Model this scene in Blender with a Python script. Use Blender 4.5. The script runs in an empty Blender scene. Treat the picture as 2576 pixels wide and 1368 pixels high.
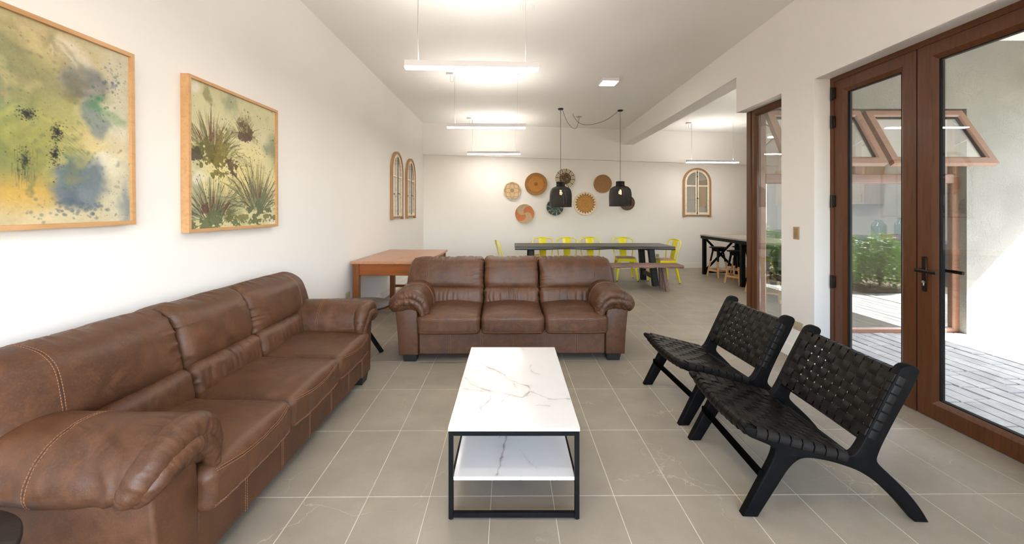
import bpy, bmesh, math, random
import numpy as np
from mathutils import Vector, Matrix
PI = math.pi
random.seed(4)
C = bpy.context.scene.collection
SC = bpy.context.scene

# ------------------------------------------------------------------ camera, sky, sun, exposure
FPX, CX, HY, CAMZ = 1035.0, 1286.0, 529.0, 1.389      # focal length, vanishing point (2576 x 1368 frame), eye height
cam_d = bpy.data.cameras.new('camera'); cam = bpy.data.objects.new('camera', cam_d); C.objects.link(cam)
cam_d.sensor_fit = 'HORIZONTAL'; cam_d.sensor_width = 36.0; cam_d.lens = FPX / 2576 * 36.0
cam_d.shift_x = (1288 - CX) / 2576; cam_d.shift_y = -(684 - HY) / 2576
cam_d.clip_start = 0.05; cam_d.clip_end = 200
cam.location = (0, 0, CAMZ); cam.rotation_euler = (PI / 2, 0, 0)
SC.camera = cam

world = bpy.data.worlds.new('world'); SC.world = world; world.use_nodes = True
wn = world.node_tree; wn.nodes.clear()
sky = wn.nodes.new('ShaderNodeTexSky'); sky.sky_type = 'NISHITA'; sky.sun_disc = False
sky.sun_elevation = math.radians(46); sky.sun_rotation = math.radians(118); sky.air_density = 1.0; sky.dust_density = 1.2
bgn = wn.nodes.new('ShaderNodeBackground'); bgn.inputs['Strength'].default_value = 3.0
wo = wn.nodes.new('ShaderNodeOutputWorld')
wn.links.new(sky.outputs[0], bgn.inputs['Color']); wn.links.new(bgn.outputs[0], wo.inputs['Surface'])

sun_d = bpy.data.lights.new('sun', 'SUN'); sun_d.energy = 84.0; sun_d.angle = math.radians(0.6); sun_d.color = (1.0, 0.97, 0.92)
sun = bpy.data.objects.new('sun', sun_d); C.objects.link(sun); sun.location = (12, -3, 12)
sun.rotation_euler = Vector((-1.0, 0.5, -1.12)).to_track_quat('-Z', 'Y').to_euler()

LED = 58.0                                             # brightness of the white strip lamps
def fill_light(name, loc, rot, sx, sy, watts):           # added area lamp, unseen fill for the room
    d = bpy.data.lights.new(name, 'AREA'); d.shape = 'RECTANGLE'; d.size = sx; d.size_y = sy; d.energy = watts; d.color = (0.94, 0.965, 1.0)
    o = bpy.data.objects.new(name, d); C.objects.link(o); o.location = loc; o.rotation_euler = rot; return o
fill_light('fill_light_rear', (0.3, -2.62, 1.5), (PI / 2 + 1.0, 0, PI), 3.8, 2.2, 70.0)  # added fill lamp behind the camera, aimed up at the ceiling
fill_light('fill_light_side', (2.95, -0.36, 1.27), (0, PI / 2 + .15, 0), 2.4, 1.45, 85.0)  # added fill lamp out of view on the right, brightens the room
SC.view_settings.view_transform = 'Standard'; SC.view_settings.look = 'None'
SC.view_settings.gamma = 1.0; SC.view_settings.use_curve_mapping = False
SC.view_settings.exposure = 0.19
SC.cycles.use_denoising = True
SC.cycles.max_bounces = 10; SC.cycles.diffuse_bounces = 6; SC.cycles.transparent_max_bounces = 24
SC.cycles.sample_clamp_indirect = 8.0
SC.cycles.caustics_reflective = False; SC.cycles.caustics_refractive = False

# ------------------------------------------------------------------ helpers: colour and materials
def L1(v):
    v = v / 255.0
    return v / 12.92 if v <= 0.04045 else ((v + 0.055) / 1.055) ** 2.4
def rgb(r, g, b): return (L1(r), L1(g), L1(b))
def A4(c): return (c[0], c[1], c[2], 1.0)
class NT:
    def __init__(s, name):
        s.m = bpy.data.materials.new(name); s.m.use_nodes = True
        s.t = s.m.node_tree; s.t.nodes.clear()
        s.out = s.n('ShaderNodeOutputMaterial')
    def n(s, typ, **kw):
        x = s.t.nodes.new(typ)
        for k, v in kw.items():
            if k.startswith('i_'): x.inputs[k[2:].replace('_', ' ')].default_value = v
            else: setattr(x, k, v)
        return x
    def l(s, a, b): s.t.links.new(a, b)
    def math(s, op, a, b=None, c=None, clamp=False):
        x = s.n('ShaderNodeMath', operation=op); x.use_clamp = clamp
        for i, v in enumerate((a, b, c)):
            if v is None: continue
            if isinstance(v, (int, float)): x.inputs[i].default_value = v
            else: s.l(v, x.inputs[i])
        return x.outputs[0]
    def mix(s, fac, a, b, blend='MIX'):
        x = s.n('ShaderNodeMix', data_type='RGBA', blend_type=blend)
        for sock, v in ((x.inputs[0], fac), (x.inputs[6], a), (x.inputs[7], b)):
            if isinstance(v, (int, float)): sock.default_value = v
            elif isinstance(v, tuple): sock.default_value = A4(v)
            else: s.l(v, sock)
        return x.outputs[2]
    def ramp(s, fac, p0, p1):
        x = s.n('ShaderNodeMapRange'); x.clamp = True
        s.l(fac, x.inputs[0]); x.inputs[1].default_value = p0; x.inputs[2].default_value = p1
        return x.outputs[0]
    def coords(s, kind='Object', scale=(1, 1, 1)):
        if kind == 'World': o = s.n('ShaderNodeNewGeometry').outputs['Position']
        else: o = s.n('ShaderNodeTexCoord').outputs[kind]
        mp = s.n('ShaderNodeMapping'); mp.inputs['Scale'].default_value = scale
        s.l(o, mp.inputs[0]); return mp.outputs[0]
    def noise(s, vec, scale, detail=4, rough=0.55, dist=0.0):
        x = s.n('ShaderNodeTexNoise'); s.l(vec, x.inputs['Vector'])
        x.inputs['Scale'].default_value = scale; x.inputs['Detail'].default_value = detail
        x.inputs['Roughness'].default_value = rough; x.inputs['Distortion'].default_value = dist
        return x.outputs['Fac']
    def bsdf(s, col, rough, bump=None, bstr=0.2, bdist=0.01, metal=0.0, spec=0.5, coat=0.0, coat_r=0.2, sheen=0.0):
        p = s.n('ShaderNodeBsdfPrincipled')
        if isinstance(col, tuple): p.inputs['Base Color'].default_value = A4(col)
        else: s.l(col, p.inputs['Base Color'])
        if isinstance(rough, (int, float)): p.inputs['Roughness'].default_value = rough
        else: s.l(rough, p.inputs['Roughness'])
        p.inputs['Metallic'].default_value = metal; p.inputs['Specular IOR Level'].default_value = spec
        p.inputs['Coat Weight'].default_value = coat; p.inputs['Coat Roughness'].default_value = coat_r
        p.inputs['Sheen Weight'].default_value = sheen
        if bump is not None:
            b = s.n('ShaderNodeBump'); b.inputs['Strength'].default_value = bstr; b.inputs['Distance'].default_value = bdist
            s.l(bump, b.inputs['Height']); s.l(b.outputs[0], p.inputs['Normal'])
        s.l(p.outputs[0], s.out.inputs['Surface']); return p
M = {}
def simple(name, c, rough=0.5, c2=None, scale=8.0, kind='Object', stretch=(1, 1, 1), bstr=0.0, bscale=None, lo=0.35, hi=0.65, **kw):
    t = NT(name); v = t.coords(kind, stretch)
    f = t.noise(v, scale, 5)
    col = t.mix(t.ramp(f, lo, hi), c, c2 if c2 else tuple(x * 0.88 for x in c))
    b = None
    if bstr > 0: b = t.noise(v, bscale or scale * 6, 3)
    t.bsdf(col, rough, b, bstr, 0.005, **kw); M[name] = t.m; return t.m
def wood(name, ca, cb, cc, scale=1.0, axis=0, rough=0.45, bstr=0.15, fine=60.0, kind='Object', coat=0.0, spec=0.4):
    st = [10, 10, 10]; st[axis] = 0.9
    t = NT(name); v = t.coords(kind, tuple(x * scale for x in st))
    f1 = t.noise(v, 1.2, 6, 0.6, 0.8); f2 = t.noise(v, 5.0, 4, 0.6, 0.3)
    col = t.mix(t.ramp(f1, 0.3, 0.7), ca, cb)
    col = t.mix(t.math('MULTIPLY', t.ramp(f2, 0.52, 0.75), 0.7), col, cc)
    t.bsdf(col, rough, f2, bstr, 0.003, coat=coat, spec=spec); M[name] = t.m; return t.m

# walls, ceiling, trims
def plaster(name, c, bstr=0.06):
    t = NT(name); v = t.coords('World')
    f = t.noise(v, 1.3, 3); g = t.noise(v, 90, 3)
    t.bsdf(t.mix(t.ramp(f, 0.3, 0.7), c, tuple(x * 0.985 for x in c)), 0.85, g, bstr, 0.002, spec=0.25); M[name] = t.m
plaster('wall_paint', (0.83, 0.805, 0.778)); plaster('ceiling_paint', (0.88, 0.875, 0.86)); plaster('trim_paint', (0.84, 0.825, 0.80), 0.0)
t = NT('stucco'); v = t.coords('World'); f = t.noise(v, 2.2, 4); g = t.noise(v, 55, 5, 0.65)
t.bsdf(t.mix(t.ramp(f, 0.3, 0.7), rgb(129, 125, 118), rgb(146, 142, 134)), 0.95, g, 0.9, 0.012, spec=0.15); M['stucco'] = t.m
# floor tile: fine grained grey stone
t = NT('stone_tile'); v = t.coords('World'); oi = t.n('ShaderNodeObjectInfo'); isl = t.n('ShaderNodeNewGeometry')
f = t.noise(v, 3.2, 5, 0.6); g = t.noise(v, 230, 3, 0.75); h = t.noise(v, 30, 5, 0.7)
col = t.mix(t.ramp(f, 0.3, 0.72), rgb(140, 129, 113), rgb(158, 147, 130))
col = t.mix(t.math('MULTIPLY', t.ramp(g, 0.42, 0.75), 0.42), col, rgb(112, 105, 96))
col = t.mix(t.math('MULTIPLY', t.ramp(h, 0.62, 0.8), 0.35), col, rgb(112, 103, 92))
vo = t.n('ShaderNodeTexVoronoi', feature='DISTANCE_TO_EDGE'); vo.inputs['Scale'].default_value = 1.7
dn = t.n('ShaderNodeTexNoise'); dn.inputs['Scale'].default_value = 4.0; dn.inputs['Detail'].default_value = 5
t.l(v, dn.inputs['Vector'])
va = t.n('ShaderNodeVectorMath', operation='MULTIPLY_ADD'); t.l(dn.outputs['Color'], va.inputs[0]); va.inputs[1].default_value = (0.45, 0.45, 0.45); t.l(v, va.inputs[2])
t.l(va.outputs[0], vo.inputs['Vector'])
vein = t.math('MULTIPLY', t.math('SUBTRACT', 1.0, t.ramp(vo.outputs['Distance'], 0.0, 0.006)), t.ramp(t.noise(v, 1.9, 3), 0.47, 0.62))
col = t.mix(t.math('MULTIPLY', vein, 0.6), col, rgb(206, 192, 168))
rnd = t.math('ADD', t.math('MULTIPLY', oi.outputs['Random'], 0.10), t.math('MULTIPLY', isl.outputs['Random Per Island'], 0.05))
col = t.mix(rnd, col, rgb(110, 106, 100))
t.bsdf(col, t.math('ADD', 0.36, t.math('MULTIPLY', h, 0.16)), g, 0.12, 0.002, spec=0.45); M['stone_tile'] = t.m
simple('grout', rgb(206, 197, 180), 0.9, rgb(188, 179, 162), 12, 'World')
# patio stones
t = NT('paver'); v = t.coords('World'); oi = t.n('ShaderNodeObjectInfo'); f = t.noise(v, 5, 6, 0.65); g = t.noise(v, 40, 5, 0.6)
col = t.mix(t.ramp(f, 0.3, 0.7), rgb(150, 150, 150), rgb(186, 186, 184)); col = t.mix(t.math('MULTIPLY', oi.outputs['Random'], 0.3), col, rgb(120, 122, 126))
t.bsdf(col, 0.8, g, 0.5, 0.01); M['paver'] = t.m
simple('paver_joint', rgb(124, 122, 120), 0.95, rgb(104, 104, 104), 8, 'World')
simple('soil', rgb(92, 74, 56), 1.0, rgb(60, 48, 38), 9, 'World', bstr=0.8)
# leather
t = NT('leather'); v = t.coords('Object'); oi = t.n('ShaderNodeObjectInfo')
f = t.noise(v, 2.6, 6, 0.55, 0.3); g = t.noise(v, 15, 7, 0.72, 0.5); h = t.noise(v, 130, 3, 0.65)
col = t.mix(t.ramp(f, 0.30, 0.70), rgb(63, 39, 25), rgb(84, 53, 33))
col = t.mix(t.math('MULTIPLY', t.ramp(g, 0.48, 0.74), 0.55), col, rgb(108, 69, 41))
col = t.mix(t.math('MULTIPLY', t.ramp(g, 0.46, 0.26), 0.50), col, rgb(42, 26, 18))
col = t.mix(t.math('MULTIPLY', t.ramp(h, 0.50, 0.72), 0.25), col, rgb(118, 76, 46))
vo = t.n('ShaderNodeTexVoronoi'); t.l(v, vo.inputs['Vector']); vo.inputs['Scale'].default_value = 260
bm = t.math('ADD', t.math('MULTIPLY', vo.outputs['Distance'], 0.5), t.math('MULTIPLY', g, 2.0))
t.bsdf(col, t.math('ADD', 0.38, t.math('MULTIPLY', t.ramp(g, 0.35, 0.7), 0.22)), bm, 0.18, 0.004, spec=0.36); M['leather'] = t.m
simple('stitch_thread', rgb(140, 96, 64), 0.7); simple('seam_line', rgb(50, 29, 19), 0.8)
simple('dark_foot', rgb(22, 18, 16), 0.5)
# woods
wood('oak_frame', rgb(182, 140, 96), rgb(198, 156, 110), rgb(160, 118, 78), 1.0, 1, 0.5, 0.08)
wood('red_oak', rgb(112, 62, 22), rgb(132, 76, 30), rgb(84, 42, 12), 1.0, 2, 0.38, 0.12, coat=0.2)
wood('red_oak_rail', rgb(116, 58, 14), rgb(146, 78, 24), rgb(88, 42, 8), 1.0, 0, 0.36, 0.12, coat=0.2)
wood('oak_top', rgb(164, 116, 84), rgb(178, 130, 97), rgb(140, 96, 66), 0.8, 1, 0.34, 0.1, coat=0.25)
wood('black_timber', rgb(26, 24, 23), rgb(38, 35, 33), rgb(16, 15, 14), 0.7, 0, 0.5, 0.4, spec=0.25)
wood('table_top_black', rgb(34, 31, 29), rgb(48, 44, 40), rgb(20, 18, 17), 0.7, 0, 0.36, 0.4, spec=0.6)
wood('grey_bench', rgb(98, 74, 64), rgb(150, 120, 106), rgb(50, 36, 32), 1.6, 0, 0.75, 1.0)
wood('bench_leg', rgb(88, 66, 58), rgb(134, 106, 94), rgb(48, 34, 30), 1.6, 2, 0.8, 1.0)
wood('pale_wood', rgb(206, 160, 106), rgb(222, 180, 128), rgb(184, 138, 88), 1.4, 2, 0.5, 0.1)
wood('seat_wood', rgb(196, 152, 112), rgb(210, 168, 128), rgb(172, 128, 92), 1.4, 1, 0.5, 0.1)
wood('worn_brown', rgb(152, 116, 82), rgb(172, 136, 100), rgb(112, 80, 54), 1.4, 2, 0.7, 0.3)
wood('door_wood', rgb(74, 41, 19), rgb(88, 50, 25), rgb(52, 28, 12), 1.0, 2, 0.38, 0.12, coat=0.08, spec=0.3, kind='World')
wood('door_wood_rail', rgb(92, 46, 20), rgb(106, 56, 26), rgb(66, 32, 14), 1.0, 1, 0.36, 0.12, coat=0.25, kind='World')
wood('window_wood_lit', rgb(122, 86, 66), rgb(136, 98, 77), rgb(100, 68, 50), 1.0, 0, 0.42, 0.1, kind='World')  # paler copy of the door finish: daylight on the window put into the colour
wood('cabinet_wood', rgb(196, 172, 142), rgb(206, 184, 156), rgb(178, 152, 124), 0.8, 2, 0.5, 0.05)
wood('black_oak', rgb(34, 29, 27), rgb(48, 42, 39), rgb(20, 17, 16), 1.0, 0, 0.42, 0.35)
simple('black_stain', (0.0035, 0.0035, 0.004), 0.45, (0.006, 0.0055, 0.005), 20, bstr=0.1, bscale=90, spec=0.06)
simple('black_metal', (0.006, 0.006, 0.0065), 0.42, (0.009, 0.009, 0.009), 20, spec=0.08)
simple('black_leather', (0.0042, 0.0034, 0.003), 0.38, (0.008, 0.006, 0.0045), 14, bstr=0.12, bscale=260, spec=0.13)
simple('yellow_paint', rgb(244, 230, 0), 0.25, rgb(236, 220, 0), 6, coat=0.4)
simple('rubber', rgb(40, 38, 30), 0.8)
simple('cream_paint', rgb(230, 220, 200), 0.7, rgb(200, 184, 156), 16, lo=0.5, hi=0.75)
simple('lamp_white', (0.82, 0.82, 0.83), 0.4, (0.80, 0.80, 0.81))
simple('cable_grey', rgb(186, 184, 180), 0.5); simple('cord_black', rgb(18, 17, 17), 0.6)
simple('plate_bronze', rgb(176, 152, 114), 0.4, rgb(160, 136, 98), 5, metal=0.2); simple('plate_key', rgb(150, 124, 86), 0.35, metal=0.2)
simple('plate_gold', rgb(172, 160, 132), 0.4)
simple('gasket', rgb(16, 13, 12), 0.7, spec=0.1); simple('bronze_dark', rgb(30, 22, 18), 0.35, metal=0.6); simple('steel', rgb(190, 186, 178), 0.3, metal=0.9)
simple('bar_top_reflect', rgb(168, 162, 152), 0.25); simple('worktop_dark', rgb(66, 60, 56), 0.35)  # bar table top: pale reflected light put into the base colour
simple('wicker', rgb(170, 120, 92), 0.8, rgb(120, 78, 56), 60)
simple('bark', rgb(78, 60, 44), 0.9)
t = NT('leaf'); oi = t.n('ShaderNodeNewGeometry'); col = t.mix(oi.outputs['Random Per Island'], rgb(62, 104, 30), rgb(150, 184, 78))
p = t.bsdf(col, 0.5); p.inputs['Subsurface Weight'].default_value = 0.0; M['leaf'] = t.m
t = NT('weave'); v = t.coords('Object'); f = t.noise(v, 160, 3); t.bsdf(t.mix(t.ramp(f, 0.4, 0.7), rgb(16, 14, 13), rgb(44, 36, 30)), 0.42, f, 0.5, 0.004); M['weave'] = t.m
def emit(name, c, s):
    t = NT(name); e = t.n('ShaderNodeEmission'); e.inputs[0].default_value = A4(c); e.inputs[1].default_value = s
    t.l(e.outputs[0], t.out.inputs['Surface']); M[name] = t.m
emit('led', (1.0, 0.93, 0.835), LED); emit('led_up_fill', (1.0, 0.935, 0.85), LED * 0.85); emit('bulb', (1.0, 0.62, 0.22), 30.0); emit('spot_panel', (1.0, 0.90, 0.76), 40.0)  # the upward emitter is added fill for the ceiling
def glass(name, tint, boost, rough=0.0):
    t = NT(name); tr = t.n('ShaderNodeBsdfTransparent'); tr.inputs[0].default_value = A4(tint)
    gl = t.n('ShaderNodeBsdfGlossy'); gl.inputs['Roughness'].default_value = rough; gl.inputs['Color'].default_value = (1, 1, 1, 1)
    fr = t.n('ShaderNodeFresnel'); bf = t.n('ShaderNodeNewGeometry').outputs['Backfacing']
    t.l(t.math('SUBTRACT', 1.5, t.math('MULTIPLY', bf, 1.5 - 1 / 1.5)), fr.inputs['IOR'])     # same reflectance from both faces of the pane
    mx = t.n('ShaderNodeMixShader'); t.l(t.math('MULTIPLY', fr.outputs[0], boost, clamp=True), mx.inputs[0])
    t.l(tr.outputs[0], mx.inputs[1]); t.l(gl.outputs[0], mx.inputs[2]); t.l(mx.outputs[0], t.out.inputs['Surface']); M[name] = t.m
glass('glazing', (0.97, 0.985, 0.98), 1.3); glass('window_glazing', (0.93, 0.95, 0.94), 2.4); glass('jar_glass', (0.80, 0.87, 0.86), 1.5)
t = NT('mirror'); g_ = t.n('ShaderNodeBsdfGlossy'); g_.inputs['Color'].default_value = (0.86, 0.87, 0.86, 1); g_.inputs['Roughness'].default_value = 0.02
nz = t.noise(t.coords('Object'), 30, 3); b = t.n('ShaderNodeBump'); b.inputs['Strength'].default_value = 0.01; t.l(nz, b.inputs['Height']); t.l(b.outputs[0], g_.inputs['Normal'])
t.l(g_.outputs[0], t.out.inputs['Surface']); M['mirror'] = t.m
def painted(name, rough, bscale=0, bstr=0.0, coat=0.0):
    t = NT(name); at = t.n('ShaderNodeAttribute', attribute_name='Col')
    b = t.noise(t.coords('Object'), bscale, 3) if bscale else None
    t.bsdf(at.outputs['Color'], rough, b, bstr, 0.003, coat=coat, coat_r=0.1); M[name] = t.m
painted('canvas', 0.6, 300, 0.15); painted('marble', 0.22, coat=0.3); painted('basketry', 0.85, 260, 0.8)

# ------------------------------------------------------------------ helpers: meshes
def link(o, parent=None):
    C.objects.link(o)
    if parent is not None: o.parent = parent
    return o
def mk(name, V, F, mat, parent=None, smooth=True, angle=38, loc=None, rot=None, kind=None, cols=None):
    me = bpy.data.meshes.new(name)
    me.from_pydata([tuple(map(float, v)) for v in V], [], [tuple(int(i) for i in f) for f in F])
    me.validate(); me.update()
    if smooth:
        me.polygons.foreach_set('use_smooth', [True] * len(me.polygons))
        if angle < 180: me.set_sharp_from_angle(angle=math.radians(angle))
    if cols is not None:
        ca = me.color_attributes.new('Col', 'FLOAT_COLOR', 'POINT')
        a = np.ones((len(V), 4), dtype=np.float32); a[:, :3] = cols
        ca.data.foreach_set('color', a.ravel())
    if isinstance(mat, (list, tuple)):
        for m_ in mat: me.materials.append(M[m_])
    else: me.materials.append(M[mat])
    o = bpy.data.objects.new(name, me)
    if loc is not None: o.location = loc
    if rot is not None: o.rotation_euler = rot
    if kind: o['kind'] = kind
    return link(o, parent)
def tag(o, label=None, cat=None, group=None, kind=None):
    if label: o['label'] = label
    if cat: o['category'] = cat
    if group: o['group'] = group
    if kind: o['kind'] = kind
    return o
def thing(name, label, cat, loc=(0, 0, 0), rz=0.0, group=None):
    o = bpy.data.objects.new(name, None); o.empty_display_size = 0.1; C.objects.link(o)
    o.location = loc; o.rotation_euler = (0, 0, rz)
    return tag(o, label, cat, group)
def struct(name, loc=(0, 0, 0)):
    o = bpy.data.objects.new(name, None); C.objects.link(o); o.location = loc; o['kind'] = 'structure'; return o
def dup(root, loc, rz=None, label=None, group=None):
    r = root.copy(); C.objects.link(r); r.location = loc
    if rz is not None: r.rotation_euler = (0, 0, rz)
    if label: r['label'] = label
    if group: r['group'] = group
    for ch in list(root.children):
        c = ch.copy(); C.objects.link(c); c.parent = r
        for g in ch.children:
            d = g.copy(); C.objects.link(d); d.parent = c
    return r
class MB:
    def __init__(s): s.v = []; s.f = []; s.mi = []
    def add(s, V, F):
        n = len(s.v); s.v += [tuple(p) for p in V]; s.f += [tuple(i + n for i in f) for f in F]; return s
    def box(s, x0, x1, y0, y1, z0, z1, c=0.0):
        c = min(c, (x1 - x0) * .49, (y1 - y0) * .49, (z1 - z0) * .49)
        X, Y, Z = (x0, x1), (y0, y1), (z0, z1)
        if c <= 0:
            V = [(X[i], Y[j], Z[k]) for i in (0, 1) for j in (0, 1) for k in (0, 1)]
            return s.add(V, [(0, 1, 3, 2), (4, 6, 7, 5), (0, 4, 5, 1), (2, 3, 7, 6), (0, 2, 6, 4), (1, 5, 7, 3)])
        V = []; idx = {}
        sg = (1, -1)
        for i in (0, 1):
            for j in (0, 1):
                for k in (0, 1):
                    a = (X[i], Y[j] + sg[j] * c, Z[k] + sg[k] * c); b = (X[i] + sg[i] * c, Y[j], Z[k] + sg[k] * c); d = (X[i] + sg[i] * c, Y[j] + sg[j] * c, Z[k])
                    for q, p in enumerate((a, b, d)): idx[i, j, k, q] = len(V); V.append(p)
        F = []
        for i in (0, 1): F.append([idx[i, 0, 0, 0], idx[i, 0, 1, 0], idx[i, 1, 1, 0], idx[i, 1, 0, 0]])
        for j in (0, 1): F.append([idx[0, j, 0, 1], idx[1, j, 0, 1], idx[1, j, 1, 1], idx[0, j, 1, 1]])
        for k in (0, 1): F.append([idx[0, 0, k, 2], idx[0, 1, k, 2], idx[1, 1, k, 2], idx[1, 0, k, 2]])
        for i in (0, 1):
            for j in (0, 1): F.append([idx[i, j, 0, 0], idx[i, j, 1, 0], idx[i, j, 1, 1], idx[i, j, 0, 1]])
            for k in (0, 1): F.append([idx[i, 0, k, 0], idx[i, 1, k, 0], idx[i, 1, k, 2], idx[i, 0, k, 2]])
        for j in (0, 1):
            for k in (0, 1): F.append([idx[0, j, k, 1], idx[1, j, k, 1], idx[1, j, k, 2], idx[0, j, k, 2]])
        for i in (0, 1):
            for j in (0, 1):
                for k in (0, 1): F.append([idx[i, j, k, 0], idx[i, j, k, 1], idx[i, j, k, 2]])
        ctr = Vector(((x0 + x1) / 2, (y0 + y1) / 2, (z0 + z1) / 2))
        for f in F:
            p = [Vector(V[q]) for q in f]; nn = (p[1] - p[0]).cross(p[2] - p[0])
            if nn.dot(sum(p, Vector()) / len(p) - ctr) < 0: f.reverse()
        return s.add(V, F)
    def bar(s, p, q, w, d, w2=None, d2=None, up=(0, 1, 0), c=0.12):
        """tapering bar from p to q; octagonal section of width w (along side axis) and depth d (along up)"""
        p, q = Vector(p), Vector(q); t_ = (q - p).normalized(); u = Vector(up); sd = t_.cross(u).normalized(); u = sd.cross(t_).normalized()
        w2 = w if w2 is None else w2; d2 = d if d2 is None else d2
        k = 1 - 2 * c
        sec = [(-1, -k), (-k, -1), (k, -1), (1, -k), (1, k), (k, 1), (-k, 1), (-1, k)]
        V = [p + sd * (a * w / 2) + u * (b * d / 2) for a, b in sec] + [q + sd * (a * w2 / 2) + u * (b * d2 / 2) for a, b in sec]
        F = [(i, (i + 1) % 8, (i + 1) % 8 + 8, i + 8) for i in range(8)] + [tuple(range(7, -1, -1)), tuple(range(8, 16))]
        return s.add(V, F)
    def tube(s, pts, r, n=10, closed=False, caps=True, flat=1.0):
        P = [Vector(p) for p in pts]; m = len(P)
        R = r if isinstance(r, (list, tuple, np.ndarray)) else [r] * m
        V = []; prev = None
        for i in range(m):
            t_ = ((P[(i + 1) % m] - P[i - 1]) if closed else (P[min(i + 1, m - 1)] - P[max(i - 1, 0)])).normalized()
            if prev is None:
                a = Vector((0, 0, 1)) if abs(t_.z) < 0.9 else Vector((1, 0, 0)); u = t_.cross(a).normalized()
            else: u = (prev - t_ * prev.dot(t_)).normalized()
            prev = u; w = t_.cross(u)
            for k in range(n):
                a = 2 * PI * k / n; V.append(P[i] + (u * math.cos(a) + w * math.sin(a) * flat) * R[i])
        F = []
        for i in range(m if closed else m - 1):
            j = (i + 1) % m
            for k in range(n): F.append((i * n + k, i * n + (k + 1) % n, j * n + (k + 1) % n, j * n + k))
        if caps and not closed: F += [tuple(range(n - 1, -1, -1)), tuple((m - 1) * n + k for k in range(n))]
        return s.add(V, F)
    def lathe(s, prof, n=32, ctr=(0, 0, 0), cap=True):
        V = []; m = len(prof)
        for r, z in prof:
            for k in range(n): V.append((ctr[0] + r * math.cos(2 * PI * k / n), ctr[1] + r * math.sin(2 * PI * k / n), ctr[2] + z))
        F = [(i * n + k, i * n + (k + 1) % n, (i + 1) * n + (k + 1) % n, (i + 1) * n + k) for i in range(m - 1) for k in range(n)]
        if cap: F += [tuple(range(n - 1, -1, -1)), tuple((m - 1) * n + k for k in range(n))]
        return s.add(V, F)
    def cyl(s, p, q, r, n=16, r2=None): return s.tube([p, q], [r, r if r2 is None else r2], n)
    def ribbon(s, path, wdir, nrm, w, t_):
        """strap: path points, side direction(s), normal(s)"""
        V = []; m = len(path)
        for i in range(m):
            p = Vector(path[i]); a = Vector(wdir[i] if isinstance(wdir, list) else wdir) * (w / 2); b = Vector(nrm[i]) * (t_ / 2)
            V += [p - a - b, p + a - b, p + a + b, p - a + b]
        F = [(i * 4 + k, i * 4 + (k + 1) % 4, i * 4 + 4 + (k + 1) % 4, i * 4 + 4 + k) for i in range(m - 1) for k in range(4)]
        F += [(3, 2, 1, 0), tuple((m - 1) * 4 + k for k in range(4))]
        return s.add(V, F)
    def ring(s, u0, u1, v0, v1, prof, mp):
        """mitred rectangular frame; prof = closed list of (inset, depth); mp(u, v, d) -> xyz"""
        V = []; m = len(prof)
        for cu, cv in ((0, 0), (1, 0), (1, 1), (0, 1)):
            for a, d in prof:
                V.append(mp(u0 + a if cu == 0 else u1 - a, v0 + a if cv == 0 else v1 - a, d))
        F = [(i * m + k, i * m + (k + 1) % m, ((i + 1) % 4) * m + (k + 1) % m, ((i + 1) % 4) * m + k) for i in range(4) for k in range(m)]
        return s.add(V, F)
    def done(s, name, mat, parent=None, **kw):
        o = mk(name, s.v, s.f, mat, parent, **kw)
        bm = bmesh.new(); bm.from_mesh(o.data); bmesh.ops.recalc_face_normals(bm, faces=bm.faces); bm.to_mesh(o.data); bm.free()
        return o
def prism(name, poly, d0, d1, mat, parent=None, bevel=0.004, plane='xz', seg=2, angle=35, **kw):
    """polygon extruded along the remaining axis, its cap edges rounded"""
    bm = bmesh.new()
    def P(a, b, d): return {'xz': (a, d, b), 'xy': (a, b, d), 'yz': (d, a, b)}[plane]
    lo = [bm.verts.new(P(a, b, d0)) for a, b in poly]; hi = [bm.verts.new(P(a, b, d1)) for a, b in poly]
    n = len(poly); f0 = bm.faces.new(lo); f1 = bm.faces.new(hi[::-1])
    for i in range(n): bm.faces.new((lo[i], hi[i], hi[(i + 1) % n], lo[(i + 1) % n]))
    bmesh.ops.recalc_face_normals(bm, faces=bm.faces)
    if bevel > 0:
        ed = list({e for f in (f0, f1) for e in f.edges})
        bmesh.ops.bevel(bm, geom=ed, offset=bevel, segments=seg, profile=0.5, affect='EDGES', clamp_overlap=True)
    me = bpy.data.meshes.new(name); bm.to_mesh(me); bm.free()
    me.polygons.foreach_set('use_smooth', [True] * len(me.polygons)); me.set_sharp_from_angle(angle=math.radians(angle))
    me.materials.append(M[mat]); o = bpy.data.objects.new(name, me)
    for k, v_ in kw.items():
        if k == 'kind': o['kind'] = v_
        if k == 'loc': o.location = v_
        if k == 'rot': o.rotation_euler = v_
    return link(o, parent)
def smooth_path(pts, n):
    """Catmull-Rom through the points, n samples in all"""
    P = np.array(pts, float); P = np.vstack([2 * P[0] - P[1], P, 2 * P[-1] - P[-2]]); m = len(P) - 3
    out = []
    for q in np.linspace(0, m - 1e-6, n):
        i = int(q); t_ = q - i; a, b, c, d = P[i], P[i + 1], P[i + 2], P[i + 3]
        out.append(0.5 * ((2 * b) + (-a + c) * t_ + (2 * a - 5 * b + 4 * c - d) * t_ ** 2 + (-a + 3 * b - 3 * c + d) * t_ ** 3))
    return np.array(out)
_T = np.random.RandomState(7).rand(32, 32, 32)
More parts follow.
